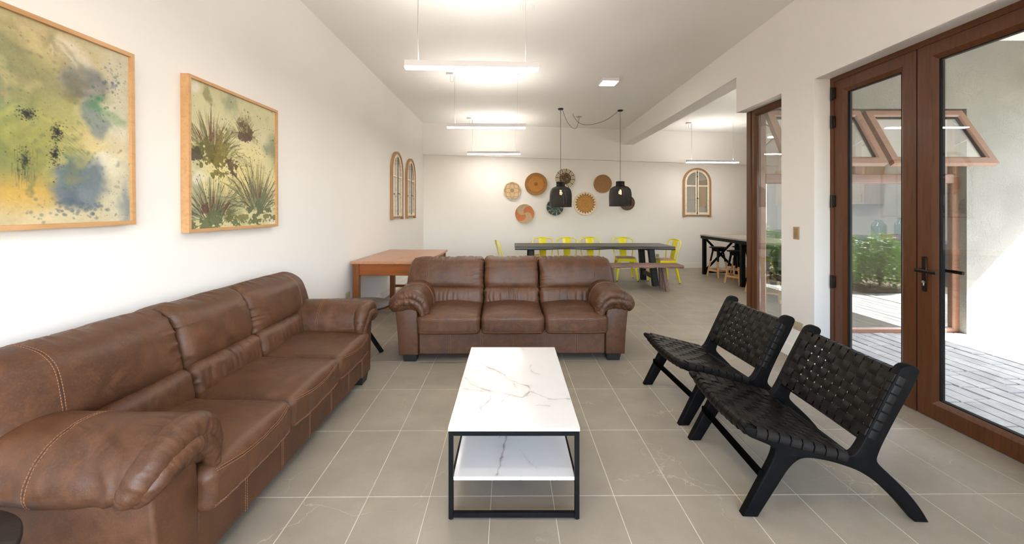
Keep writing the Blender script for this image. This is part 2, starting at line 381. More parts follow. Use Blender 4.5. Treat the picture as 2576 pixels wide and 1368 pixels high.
def vn(x, y, z=0.0):
    """smooth value noise in -1..1"""
    x, y, z = np.broadcast_arrays(np.asarray(x, float), np.asarray(y, float), np.asarray(z, float))
    xi, yi, zi = np.floor(x).astype(int), np.floor(y).astype(int), np.floor(z).astype(int)
    fx, fy, fz = x - xi, y - yi, z - zi
    fx, fy, fz = [f * f * (3 - 2 * f) for f in (fx, fy, fz)]
    g = lambda a, b, c: _T[(xi + a) % 32, (yi + b) % 32, (zi + c) % 32]
    l = lambda a, b, t_: a + (b - a) * t_
    r = l(l(l(g(0, 0, 0), g(1, 0, 0), fx), l(g(0, 1, 0), g(1, 1, 0), fx), fy), l(l(g(0, 0, 1), g(1, 0, 1), fx), l(g(0, 1, 1), g(1, 1, 1), fx), fy), fz)
    return r * 2 - 1
def fbm(x, y, z=0.0, o=4):
    s_ = 0; a = 0.5
    for i in range(o): s_ = s_ + a * vn(np.asarray(x) * 2 ** i + 5.3 * i, np.asarray(y) * 2 ** i + 1.7 * i, np.asarray(z) * 2 ** i); a *= 0.5
    return s_
# ------------------------------------------------------------------ the room
XL, XR, XO = -2.015, 2.66, 2.90                       # left wall, right wall inner and outer face
def yb(x): return 9.44 + 0.08 * (x + 2.015)           # the back wall runs slightly askew
def cz(x, y):
    t_ = min(max(y / 10.0, 0), 1); return 3.40 - t_ * (0.014 + 0.0178 * (x + 2.015))
def hexa(mb, lo, hi):
    """eight corners: lo and hi are four (x, y, z) each, same winding"""
    return mb.add(list(lo) + list(hi), [(0, 1, 2, 3), (7, 6, 5, 4)] + [(i, i + 4, (i + 1) % 4 + 4, (i + 1) % 4) for i in range(4)])
ST = dict(kind='structure', smooth=False)
MB().box(XL - .2, XL, -2.7, 9.9, -.05, 3.6).done('wall_left', 'wall_paint', **ST)
hexa(MB(), [(-2.2, yb(-2.2), -.05), (6.75, yb(6.75), -.05), (6.75, yb(6.75) + .2, -.05), (-2.2, yb(-2.2) + .2, -.05)],
     [(-2.2, yb(-2.2), 3.6), (6.75, yb(6.75), 3.6), (6.75, yb(6.75) + .2, 3.6), (-2.2, yb(-2.2) + .2, 3.6)]).done('wall_back', 'wall_paint', **ST)
zb = lambda x: 2.666 - 0.0218 * (x + 2.015)
hexa(MB(), [(XL, yb(XL) - .06, zb(XL)), (6.55, yb(6.55) - .06, zb(6.55)), (6.55, yb(6.55) + .01, zb(6.55)), (XL, yb(XL) + .01, zb(XL))],
     [(XL, yb(XL) - .06, 3.6), (6.55, yb(6.55) - .06, 3.6), (6.55, yb(6.55) + .01, 3.6), (XL, yb(XL) + .01, 3.6)]).done('trim_1', 'wall_paint', **ST)
mb = MB()
mb.box(XR, XO, -2.7, 4.86, 2.54, 3.6); mb.box(XR, XO, 3.61, 4.05, -.05, 2.54); mb.box(XR, XO, .42, 2.04, -.05, 2.54); mb.box(XR, XO, -2.7, -1.15, -.05, 2.54)
mb.done('wall_right', 'wall_paint', **ST)
mb = MB(); mb.box(XO, 6.75, 4.76, 4.86, 2.54, 3.6); mb.box(5.16, 6.75, 4.76, 4.86, -.05, 2.54); mb.done('wall_kitchen', 'wall_paint', **ST)
mb = MB(); mb.box(XO, 9.2, 4.66, 4.76, 2.54, 3.6); mb.box(5.16, 9.2, 4.66, 4.76, -.1, 2.54); mb.done('wall_patio', 'stucco', **ST)
MB().box(6.55, 6.75, 4.86, 10.4, -.05, 3.6).done('wall_side', 'wall_paint', **ST)
mb = MB(); mb.box(-2.2, -1.6, -2.7, -2.5, -.05, 3.6); mb.box(2.2, XO, -2.7, -2.5, -.05, 3.6); mb.box(-1.6, 2.2, -2.7, -2.5, -.05, .4); mb.box(-1.6, 2.2, -2.7, -2.5, 2.6, 3.6); mb.done('wall_front', 'wall_paint', **ST)
hexa(MB(), [(2.66, 4.86, 2.96), (2.90, 4.86, 2.96), (2.90, yb(2.9), 2.945), (2.66, yb(2.66), 2.945)], [(2.66, 4.86, 3.6), (2.90, 4.86, 3.6), (2.90, yb(2.9), 3.6), (2.66, yb(2.66), 3.6)]).done('ceiling_beam', 'wall_paint', **ST)
mb = MB(); n = 14
xs = np.linspace(-2.2, 6.75, n); ys = np.linspace(-2.7, 10.6, n)
V = [(x, y, cz(x, y)) for x in xs for y in ys] + [(x, y, 3.62) for x in xs for y in ys]
F = [(i * n + j, i * n + j + 1, (i + 1) * n + j + 1, (i + 1) * n + j) for i in range(n - 1) for j in range(n - 1) if not (xs[i] > 2.95 and ys[j + 1] < 4.0)]
F += [tuple(q + n * n for q in f[::-1]) for f in F]
mk('ceiling', V, F, 'ceiling_paint', **ST)
# skirtings
MB().box(XL, XL + .013, -2.5, 9.6, 0, .118, .003).done('baseboard_left', 'trim_paint', kind='structure')
hexa(MB(), [(XL, yb(XL) - .013, 0), (6.55, yb(6.55) - .013, 0), (6.55, yb(6.55), 0), (XL, yb(XL), 0)], [(XL, yb(XL) - .013, .118), (6.55, yb(6.55) - .013, .118), (6.55, yb(6.55), .118), (XL, yb(XL), .118)]).done('baseboard_back', 'trim_paint', **ST)
mb = MB(); mb.box(XR - .013, XR, 3.61, 4.063, 0, .118, .003); mb.box(XR - .013, 2.77, 4.05, 4.063, 0, .118, .003); mb.done('baseboard_right', 'trim_paint', kind='structure')
MB().box(XR - .013, XR, .42, 2.04, 0, .118, .003).done('baseboard_near', 'trim_paint', kind='structure')

# ------------------------------------------------------------------ tiled floor: each tile in view a part
mb = MB(); mb.box(-2.2, 2.87, -2.7, 10.5, -.12, -.0012); mb.box(2.87, 6.75, 4.74, 10.5, -.12, -.0012)
floor = mb.done('floor', 'grout', kind='structure', smooth=False)
TA = math.radians(0.42); ca, sa = math.cos(TA), math.sin(TA); TW, TL, GAP = 0.2988, 0.598, 0.0038
def t2w(u, v): return (-0.0973 + u * ca - v * sa, 2.0 + u * sa + v * ca)
def proj(x, y, z=0): return (CX + FPX * x / y, HY + FPX * (CAMZ - z) / y)
tiles = []
for i in range(-8, 24):
    for j in range(-8, 15):
        q = [t2w((i + a) * TW, (j + b) * TL) for a, b in ((0, 0), (1, 0), (1, 1), (0, 1))]
        xs = [p[0] for p in q]; ys = [p[1] for p in q]
        if max(xs) < -2.1 or min(ys) > 10.3 or max(ys) < -2.55 or min(xs) > 6.6: continue
        clip = None
        if min(xs) > 2.84 and max(ys) < 4.75: continue
        if max(xs) > 2.85 and min(ys) < 4.75: clip = 'x' if min(xs) < 2.85 else 'y'
        area = 0.0
        if min(ys) > 0.6:
            pp = [proj(*p) for p in q]
            if max(p[0] for p in pp) > 0 and min(p[0] for p in pp) < 2576 and min(p[1] for p in pp) < 1368:
                area = abs(sum(pp[k][0] * pp[(k + 1) % 4][1] - pp[(k + 1) % 4][0] * pp[k][1] for k in range(4))) / 2
        tiles.append((area, i, j, clip))
tiles.sort(reverse=True)
def tile_mb(mb, i, j, clip, local):
    hx, hy = TW / 2 - GAP / 2, TL / 2 - GAP / 2
    if clip is None and local: return mb.box(-hx, hx, -hy, hy, -.012, 0, .0012)
    x0, x1, y0, y1 = (i + .5) * TW - hx, (i + .5) * TW + hx, (j + .5) * TL - hy, (j + .5) * TL + hy
    P = [t2w(x0, y0), t2w(x1, y0), t2w(x1, y1), t2w(x0, y1)]
    if clip == 'x': P = [(min(a, 2.85), b) for a, b in P]
    if clip == 'y': P = [(a, max(b, 4.75)) for a, b in P]
    return hexa(mb, [(a, b, -.012) for a, b in P], [(a, b, 0) for a, b in P])
proto = None; k = 0; rest = MB()
for area, i, j, clip in tiles:
    if area > 0 and k < 300:
        k += 1
        if clip is None:
            if proto is None:
                proto = tile_mb(MB(), 0, 0, None, True).done('tile', 'stone_tile', floor, angle=20); o = proto
            else: o = proto.copy(); link(o, floor)
            x, y = t2w((i + .5) * TW, (j + .5) * TL); o.location = (x, y, random.uniform(-.0003, .0003)); o.rotation_euler = (0, 0, TA)
        else: tile_mb(MB(), i, j, clip, False).done('tile', 'stone_tile', floor, smooth=False)
    else: tile_mb(rest, i, j, clip, False)
rest.done('far_tiles', 'stone_tile', floor, smooth=False, kind='stuff')

# ------------------------------------------------------------------ glazed doors in the right wall
LEAF = [(0, 0), (0.098, 0), (0.106, 0.004), (0.13, 0.02), (0.13, 0.05), (0.098, 0.07), (0, 0.07)]
FRAME = [(0, 0), (0.04, 0), (0.04, 0.045), (0.055, 0.045), (0.055, 0.085), (0, 0.085)]
def add_leaf(parent, y0, y1, z0, z1, X, hinge_y=None):
    lf = MB().ring(y0, y1, z0, z1, LEAF, lambda u, v, d: (X + d, u, v)).done('door_leaf', 'door_wood', parent, angle=25)
    MB().box(X + .028, X + .040, y0 + .12, y1 - .12, z0 + .12, z1 - .12).done('glass_pane', 'glazing', lf, smooth=False)
    MB().ring(y0, y1, z0, z1, [(.1285, .019), (.1335, .019), (.1335, .052), (.1285, .052)], lambda u, v, d: (X + d, u, v)).done('gasket', 'gasket', lf)
    if hinge_y:
        for z in (2.40, 2.155, 1.469, .77, .2):
            mb = MB(); mb.cyl((X - .012, hinge_y, z - .055), (X - .012, hinge_y, z + .055), .011, 12); mb.box(X - .014, X + .004, hinge_y - .03, hinge_y + .012, z - .05, z + .05, .003)
            mb.done('hinge', 'bronze_dark', lf)
    return lf
def glazed_door(name, y0, y1):
    d = struct(name); X = 2.80; ym = (y0 + y1) / 2 + .012
    MB().ring(y0, y1, -.06, 2.54, FRAME, lambda u, v, dd: (X - .006 + dd, u, v)).done('door_frame', 'door_wood', d, angle=25)
    add_leaf(d, ym + .002, y1 - .03, .006, 2.515, X, y1 - .025)
    lf = add_leaf(d, y0 + .03, ym - .002, .006, 2.515, X)
    MB().box(X - .001, X + .004, ym - .003, ym + .003, .01, 2.51).done('rebate_line', 'gasket', d)
    yh = ym - .055
    for s, xf in ((-1, X), (1, X + .07)):
        pl = MB().box(min(xf, xf + s * .009), max(xf, xf + s * .009), yh - .017, yh + .017, .842, 1.078, .004).done('handle_plate', 'bronze_dark', lf)
        mb = MB(); xl = xf + s * .052
        mb.cyl((xf, yh, .985), (xl, yh, .985), .011, 12); mb.bar((xl, yh + .014, .985), (xl, yh - .125, .982), .016, .022, up=(0, 0, 1), c=.2)
        mb.done('handle_lever', 'bronze_dark', lf)
        mb = MB(); mb.cyl((xf, yh, .905), (xf + s * .014, yh, .905), .010, 14); mb.box(min(xf, xf + s * .013), max(xf, xf + s * .013), yh - .005, yh + .005, .878, .902, .002)
        mb.done('lock_cylinder', 'steel', lf)
    return d
glazed_door('door_1', 2.05, 3.605); glazed_door('added_door', -1.14, .415)  # second door added out of view beside the camera, for more light

# sidelight in the right wall and corner post
WF = [(0, 0), (.045, 0), (.052, .004), (.07, .018), (.07, .05), (.052, .075), (0, .075)]
w1 = struct('window_1')
fr = MB().ring(4.052, 4.765, -.01, 2.54, WF, lambda u, v, d: (2.785 + d, u, v)).done('window_frame', 'door_wood', w1, angle=25)
MB().box(2.812, 2.824, 4.11, 4.705, .05, 2.48).done('glass_pane', 'glazing', w1, smooth=False)
MB().box(2.776, 2.872, 4.768, 4.858, -.02, 2.54, .006).done('corner_post', 'door_wood', w1)
# kitchen window: fixed pane below, two awning sashes held open above
w2 = struct('window_2'); YF = 4.735
MB().ring(2.874, 5.16, -.03, 2.54, [(0, 0), (.05, 0), (.056, .004), (.068, .014), (.068, .07), (0, .07)], lambda u, v, d: (u, YF + d, v)).done('window_frame', 'window_wood_lit', w2, angle=25)
MB().box(2.93, 5.10, YF, YF + .07, 1.700, 1.808, .006).done('transom', 'window_wood_lit', w2)
MB().box(3.955, 4.045, YF, YF + .07, 1.808, 2.48, .006).done('mullion', 'window_wood_lit', w2)
MB().box(2.92, 5.11, YF + .028, YF + .04, .025, 1.71).done('glass_pane', 'window_glazing', w2, smooth=False)
an = math.radians(29.5); sn, cs = math.sin(an), math.cos(an)
for x0, x1 in ((2.905, 3.965), (4.025, 5.13)):
    mp = lambda u, v, d: (u, YF - .005 - v * sn - d * cs, 2.497 - v * cs + d * sn)
    sash = MB().ring(x0, x1, 0, .735, [(0, 0), (0, .058), (.066, .058), (.085, .046), (.085, 0)], mp).done('awning_sash', 'window_wood_lit', w2, angle=25)
    V = [mp(u, v, d) for d in (.018, .028) for u, v in ((x0 + .08, .08), (x1 - .08, .08), (x1 - .08, .655), (x0 + .08, .655))]
    mk('glass_pane', V, [(0, 1, 2, 3), (7, 6, 5, 4), (0, 4, 5, 1), (1, 5, 6, 2), (2, 6, 7, 3), (3, 7, 4, 0)], 'window_glazing', sash, smooth=False)
    MB().ring(x0, x1, 0, .735, [(.082, .012), (.092, .012), (.092, .040), (.082, .040)], mp).done('gasket', 'gasket', sash)
    for xs_ in (x0 + .02, x1 - .02):
        mb = MB(); p0 = (xs_, YF + .03, 2.12); p1 = mp(xs_, .34, -.004); p2 = (xs_, YF + .03, 2.40)
        mb.bar(p0, p1, .008, .016, up=(1, 0, 0)); mb.bar(p2, mp(xs_, .20, -.004), .008, .016, up=(1, 0, 0)); mb.done('stay_arm', 'steel', sash)
    mb = MB(); mb.box((x0 + x1) / 2 - .04, (x0 + x1) / 2 + .04, YF - .004, YF + .004, 1.80, 1.818, .002); mb.done('keeper', 'steel', w2)

w3 = struct('added_window')  # rear window added behind the camera to go with the fill lamp
MB().ring(-1.6, 2.2, .4, 2.6, WF, lambda u, v, d: (u, -2.56 - d, v)).done('window_frame', 'door_wood', w3, angle=25)
for x in (-.35, .95): MB().box(x - .04, x + .04, -2.62, -2.56, .46, 2.54, .004).done('mullion', 'door_wood', w3)

# ------------------------------------------------------------------ the covered patio outside
patio = MB().box(2.87, 7.3, -3.4, 4.735, -.14, -.032).done('patio_floor', 'paver_joint', kind='structure', smooth=False)
rp = random.Random(3); pv = []
for a in range(22):
    x = 2.90 + a * .135; y = 1.25 - rp.random() * .3
    while y < 4.66:
        l = rp.choice((.26, .34, .42)); y1 = min(y + l, 4.72)
        pv.append((x, y, y1)); y += l
        if y1 - pv[-1][1] < .08: break
for x, y, y1 in pv:
    w = .135 + rp.uniform(-.006, .006)
    P = [(x + .003 + rp.uniform(0, .004), y + .003 + rp.uniform(0, .01)), (x + w - .003, y + .003 + rp.uniform(0, .01)), (x + w - .003 - rp.uniform(0, .004), y1 - .003), (x + .003, y1 - .003 - rp.uniform(0, .01))]
    h = rp.uniform(-.003, .003); q = .006; cxy = (sum(p[0] for p in P) / 4, sum(p[1] for p in P) / 4)
    top = [(p[0] + (q if p[0] < cxy[0] else -q), p[1] + (q if p[1] < cxy[1] else -q), -.016 + h) for p in P]
    mb = MB(); V = [(p[0], p[1], -.04) for p in P] + [(p[0], p[1], -.021 + h) for p in P] + top
    mb.add(V, [(k_ + 4 * r_, (k_ + 1) % 4 + 4 * r_, (k_ + 1) % 4 + 4 + 4 * r_, k_ + 4 + 4 * r_) for k_ in range(4) for r_ in (0, 1)] + [(8, 9, 10, 11)])
    mb.done('paver', 'paver', patio, angle=30)
mb = MB(); mb.box(5.9, 7.3, -3.2, 4.66, -.06, -.018); mb.box(2.9, 5.9, -3.2, 1.0, -.06, -.018); mb.done('paving_field', 'paver', patio, smooth=False)
MB().box(XO, 7.2, -3.3, 4.66, 3.31, 3.5).done('patio_ceiling', 'ceiling_paint', **ST)
ar = [(-3.3, -.1), (-3.3, 3.31), (4.66, 3.31), (4.66, -.1), (4.62, -.1)]
for q in np.linspace(0, PI, 41):
    c_ = math.cos(q); s_ = math.sin(q); t_ = (abs(c_) ** (2 / 6.0)) * (1 if c_ > 0 else -1)
    ar.append((.80 + 3.82 * t_, 1.7 + 1.29 * (s_ ** (2 / 6.0))))
ar.append((-3.02, -.1))
prism('arcade_wall', ar, 7.15, 7.4, 'stucco', bevel=0, plane='yz', kind='structure')
mb = MB(); mb.box(XO, 7.4, -3.5, -3.3, -.1, 3.5); mb.done('sky_block_wall_end', 'stucco', **ST)  # unseen wall added to keep bright sky out of the window reflection
MB().box(11.5, 11.8, -9, 9, -.2, 3.1).done('sky_block_wall', 'stucco', **ST)  # unseen wall added to hide the bright horizon from the reflecting glass
MB().box(-30, 60, -40, 40, -.3, -.13).done('ground', 'soil', **ST)
MB().box(5.3, 7.15, -1.5, 2.56, -.03, .03, .02).done('planting_bed', 'soil', kind='structure')
def shrub(x, y, h, r, n, seed, label):
    t_ = thing('shrub', label, 'shrub', (x, y, .0), 0, 'shrubs in the patio bed'); R = np.random.RandomState(seed); mb = MB(); st = MB()
    for s_ in range(14):
        a = R.rand() * 2 * PI; q = R.rand() ** .5 * r * .8; st.tube([(0, 0, .0), (q * .4 * math.cos(a), q * .4 * math.sin(a), h * .45), (q * math.cos(a), q * math.sin(a), h * .85)], [.012, .008, .003], 5)
    st.done('stem', 'bark', t_)
    for i in range(n):
        a = R.rand() * 2 * PI; q = R.rand() ** .45 * r; z = h * (.08 + .92 * R.rand() ** .8) * (1 - .45 * (q / r) ** 2) + R.normal() * .02
        p = Vector((q * math.cos(a), q * math.sin(a), max(z, .03))); d = Vector((math.cos(a) + R.normal() * .6, math.sin(a) + R.normal() * .6, .6 + R.normal() * .5)).normalized()
        s_ = d.cross(Vector((R.normal(), R.normal(), R.normal()))).normalized(); L_ = .028 + R.rand() * .03; W_ = L_ * .36
        mb.add([p, p + d * L_ * .5 + s_ * W_, p + d * L_, p + d * L_ * .5 - s_ * W_], [(0, 1, 2, 3)])
    mk('foliage', mb.v, mb.f, 'leaf', t_, smooth=False, kind='stuff')
SH = ((5.77, 2.08, .84, .37, 'lowest bushy shrub at the front corner of the patio bed'), (6.66, 2.10, 1.0, .37, 'sunny bushy shrub in the front row of the patio bed'), (5.77, 1.17, .96, .37, 'bushy shrub in the middle row of the patio bed, house side'),
      (6.66, 1.19, 1.04, .37, 'bushy shrub in the middle row of the patio bed, arcade side'), (5.77, .27, 1.04, .37, 'tall bushy shrub at the far end of the patio bed, house side'), (6.66, .28, .98, .37, 'tall bushy shrub at the far end of the patio bed, arcade side'))
for k_, (x, y, h, r, lb) in enumerate(SH): shrub(x, y, h, r, 4600, 20 + k_, lb)
# ------------------------------------------------------------------ padded shapes for the sofas
def axis(h, r, n, k=7):
    inner = h - r; e = inner + r * np.tan(np.linspace(0, PI / 4, k))[1:]
    mid = np.linspace(-inner, inner, n); return np.concatenate([-e[::-1], mid, e])
class Pad:
    """rounded box with a deformation: ev(points on the box surface) -> (points, normals)"""
    def __init__(s, h, r, n, deform, xf=None):
        s.h = np.array(h, float); s.r = r; s.n = n; s.deform = deform; s.xf = np.array(xf) if xf is not None else np.eye(4)
    def ev(s, P):
        P = np.asarray(P, float); inn = s.h - s.r; c = np.clip(P, -inn, inn); d = P - c
        L = np.linalg.norm(d, axis=1, keepdims=True); L[L < 1e-9] = 1; N = d / L
        Q = c + N * s.r; Q = s.deform(Q, N, Q / s.h)
        return Q @ s.xf[:3, :3].T + s.xf[:3, 3], N @ s.xf[:3, :3].T
    def mesh(s):
        ax = [axis(s.h[i], s.r, s.n[i]) for i in range(3)]; Vs = []; Fs = []; off = 0
        for a in range(3):
            b, c = (a + 1) % 3, (a + 2) % 3
            B, Cc = np.meshgrid(ax[b], ax[c], indexing='ij'); nb, nc = B.shape
            for sg in (-1, 1):
                P = np.zeros((nb * nc, 3)); P[:, a] = sg * s.h[a]; P[:, b] = B.ravel(); P[:, c] = Cc.ravel()
                I, J = np.meshgrid(np.arange(nb - 1), np.arange(nc - 1), indexing='ij'); q = (I * nc + J).ravel() + off
                f = np.stack([q, q + nc, q + nc + 1, q + 1], 1)
                Fs.append(f if sg > 0 else f[:, ::-1]); Vs.append(P); off += len(P)
        V = np.vstack(Vs); F = np.vstack(Fs)
        key = np.round(V, 6); u, idx, inv = np.unique(key, axis=0, return_index=True, return_inverse=True); inv = inv.ravel()
        Q, _ = s.ev(V[idx]); return Q, inv[F]
    def build(s, name, mat, parent):
        V, F = s.mesh(); me = bpy.data.meshes.new(name)
        me.vertices.add(len(V)); me.vertices.foreach_set('co', V.astype(np.float32).ravel())
        me.loops.add(F.size); me.loops.foreach_set('vertex_index', F.astype(np.int32).ravel())
        me.polygons.add(len(F)); me.polygons.foreach_set('loop_start', np.arange(0, F.size, 4, dtype=np.int32))
        me.update(calc_edges=True); me.validate(); me.polygons.foreach_set('use_smooth', [True] * len(me.polygons)); me.materials.append(M[mat])
        return link(bpy.data.objects.new(name, me), parent)
def stitch(paths, parent, dash=.0075, gap=.0035, w=.0022, hgt=.0016, mat='stitch_thread', name='stitching'):
    mb = MB()
    for P, N in paths:
        P = np.asarray(P); N = np.asarray(N); seg = np.linalg.norm(np.diff(P, axis=0), axis=1); S = np.concatenate([[0], np.cumsum(seg)])
        at = lambda q, A: np.array([np.interp(q, S, A[:, k]) for k in range(3)])
        q = 0.0
        while q + dash < S[-1]:
            a, b, nn = at(q, P), at(q + dash, P), at(q + dash / 2, N); nn = nn / (np.linalg.norm(nn) + 1e-9); t_ = (b - a) / (np.linalg.norm(b - a) + 1e-9)
            sd = np.cross(t_, nn) * w / 2; o = nn * hgt
            mb.add([a - sd, a + sd, a + sd * .6 + o, a - sd * .6 + o, b - sd, b + sd, b + sd * .6 + o, b - sd * .6 + o], [(0, 1, 5, 4), (1, 2, 6, 5), (2, 3, 7, 6), (3, 0, 4, 7), (0, 3, 2, 1), (4, 5, 6, 7)])
            q += dash + gap
    return mk(name, mb.v, mb.f, mat, parent, smooth=False, kind='stuff')
def XF(loc, rx=0, ry=0, rz=0):
    return np.array(Matrix.Translation(loc) @ Matrix.Rotation(rz, 4, 'Z') @ Matrix.Rotation(ry, 4, 'Y') @ Matrix.Rotation(rx, 4, 'X'))
def ridge(x): return 1 - np.abs(x) * 2          # sharp folds

def build_sofa():
    so = thing('sofa', '', 'sofa')
    # carcass: front rail, back frame
    rail = MB().box(-.862, .862, .0, .80, .062, .30, .012).done('front_rail', 'leather', so)
    z = np.linspace(.07, .275, 40); seams = []; dark = []
    for x in (-.575, -.282, .008, .302, .594):
        for dx in (-.006, .006): seams.append((np.stack([np.full(40, x + dx), np.full(40, -.0005), z], 1), np.tile((0, -1., 0), (40, 1))))
        dark.append((np.stack([np.full(40, x), np.full(40, -.0004), z], 1), np.tile((0, -1., 0), (40, 1))))
    stitch(seams, rail); stitch(dark, rail, .05, 0, .0028, .0008, 'seam_line', 'seam')
    prism('back_frame', [(.50, .07), (.90, .07), (.90, .70), (.84, .80), (.74, .80), (.50, .30)], -1.03, 1.03, 'leather', so, .015, 'yz', 3)
    # seat cushions
    def seat_def(seed):
        def f(Q, N, U):
            x, y, z_ = U.T; up = np.clip(N[:, 2], 0, 1)
            Q = Q.copy(); Q[:, 2] += np.where(z_ > 0, .034 * (1 - x ** 2) * (1 - np.clip(y + .1, -1, 1) ** 4) + .004, 0)
            Q[:, 1] -= .016 * (1 - x ** 2) * (z_ > -1.1) * np.clip(-y, 0, 1) ** 6
            w = .0045 * fbm(Q[:, 0] * 7, Q[:, 1] * 7, seed) + .0022 * np.exp(-(1 - np.abs(x)) / .12) * vn(Q[:, 1] * 34, z_ * 2, seed + 3) + .0016 * np.clip(-N[:, 1], 0, 1) * vn(Q[:, 0] * 45, z_ * 1.5, seed)
            return Q + N * w[:, None]
        return f
    for k, xc in enumerate((-.582, .003, .590)):
        p = Pad((.2905, .345, .083), .042, (46, 50, 10), seat_def(3 + 7 * k), XF((xc, .285, .352), rx=math.radians(2.0)))
        o = p.build('seat_cushion', 'leather', so)
        x = np.linspace(-.262, .262, 120); zz = .083 - .008 - .038 * (1 - (x / .262) ** 2)
        rows = []
        for dz in (-.0052, .0052): rows.append(p.ev(np.stack([x, np.full(120, -.345), zz + dz], 1)))
        x2 = np.linspace(-.268, .268, 120)
        for dz in (-.0052, .0052): rows.append(p.ev(np.stack([x2, np.full(120, -.345), np.full(120, -.060) + dz], 1)))
        stitch(rows, o); stitch([p.ev(np.stack([x, np.full(120, -.345), zz], 1)), p.ev(np.stack([x2, np.full(120, -.345), np.full(120, -.060)], 1))], o, .03, 0, .003, .0008, 'seam_line', 'seam')
    # lumbar rolls
    def lumb_def(seed):
        def f(Q, N, U):
            x, y, z_ = U.T; fr = np.clip(-N[:, 1], 0, 1)
            Q = Q.copy(); Q[:, 1] -= .020 * (1 - x ** 2) * (1 - z_ ** 2) * (y < 0)
            g = vn(Q[:, 0] * 48 + .7 * vn(Q[:, 2] * 9, Q[:, 0] * 4, seed), z_ * 1.0, seed)
            amp = .0046 * (.35 + .65 * np.clip(vn(Q[:, 0] * 5, 0, seed + 2) + .4, 0, 1))
            w = amp * g * (.25 + .75 * fr) - .006 * np.exp(-(1 - np.abs(x)) / .05) + .006 * np.exp(-(1 - np.abs(x)) / .10) * vn(z_ * 6, x * 3, seed + 5)
            return Q + N * w[:, None]
        return f
    for k, (x0, x1) in enumerate(((-.862, -.286), (-.286, .289), (.289, .862))):
        Pad(((x1 - x0) / 2 + .003, .11, .100), .055, (120, 8, 16), lumb_def(11 + 5 * k), XF(((x0 + x1) / 2, .535, .488), rx=math.radians(-10))).build('lumbar_cushion', 'leather', so)
    # head cushions: the outer two wrap around the ends of the back
    def head_def(seed, sx):
        def f(Q, N, U):
            x, y, z_ = U.T; fr = np.clip(-N[:, 1], 0, 1); Q = Q.copy()
            X0 = Q[:, 0].copy()
            if sx: # taper the free end, lean it outwards at the bottom and round its top
                e = np.clip(sx * x, -1, 1); k_ = np.clip((e + .1) / 1.1, 0, 1)
                Q[:, 0] += sx * k_ ** 2 * (-.034 * np.clip(z_, 0, 1) + .020 * np.clip(-z_, 0, 1))
                Q[:, 2] -= .012 * k_ ** 4 * np.clip(z_, 0, 1) ** 2; Q[:, 1] += .035 * k_ ** 4
            fy = np.clip(-y, 0, 1)
            Q[:, 1] += fy * (.085 * np.clip((z_ - .25) / .75, 0, 1) ** 2.2 + .040 * np.clip((-z_ - .45) / .55, 0, 1) ** 2)
            Q[:, 2] -= .020 * np.clip((y + 1) / 2, 0, 1) * np.clip(z_, 0, 1) ** 2 * 0
            Q[:, 1] -= .030 * (1 - np.abs(x) ** 2.5) * (1 - z_ ** 2) * (y < 0)
            Q[:, 2] -= .016 * (1 - x ** 2) * np.clip(-z_, 0, 1) ** 3 * (-1)
            inner = 1 - np.abs(x) if not sx else 1 + sx * x
            hw = np.exp(-inner / .16)
            w = .010 * fbm(Q[:, 0] * 4.5, Q[:, 2] * 5, seed, 3)
            hw = np.exp(-inner / .20); w = w - .010 * np.exp(-inner / .035) + .0066 * hw * ridge(vn(Q[:, 2] * 36 + 1.5 * vn(Q[:, 2] * 9, inner * 2, seed), inner * 2.2, seed + 1)) * (.4 + .6 * fr)
            top = np.exp(-(1 - z_) / .22) * (z_ > 0)
            w = w + .0070 * top * ridge(vn(Q[:, 0] * 27 + 1.2 * vn(Q[:, 0] * 6, Q[:, 1] * 9, seed), Q[:, 1] * 5, seed + 4)) * np.clip(fr + N[:, 2], 0, 1)
            bot = np.exp(-(1 + z_) / .30) * (z_ < 0)
            w = w + .0060 * bot * vn(Q[:, 0] * 24 + Q[:, 2] * 12, Q[:, 2] * 3, seed + 6) * fr
            return Q + N * w[:, None]
        return f
    for k, (x0, x1, sx) in enumerate(((-1.085, -.286, -1), (-.283, .286, 0), (.289, 1.085, 1))):
        p = Pad(((x1 - x0) / 2 + .004, .135, .194), .062, (120 if sx else 90, 12, 52), head_def(31 + 9 * k, sx), XF(((x0 + x1) / 2, .640, .697), rx=math.radians(-15)))
        o = p.build('back_cushion', 'leather', so)
        if sx:
            q = np.linspace(-.150, .172, 90); hx = (x1 - x0) / 2
            def row(dx):
                xx = np.full(90, sx * (hx - .215) + dx); a = np.stack([xx, np.full(90, -.135), q], 1)
                b = np.stack([np.full(40, xx[0]), np.linspace(-.135, .06, 40), np.full(40, .172)], 1); return p.ev(np.vstack([a, b[1:]]))
            stitch([row(-.006), row(.006)], o); stitch([row(0)], o, .03, 0, .0032, .0008, 'seam_line', 'seam')
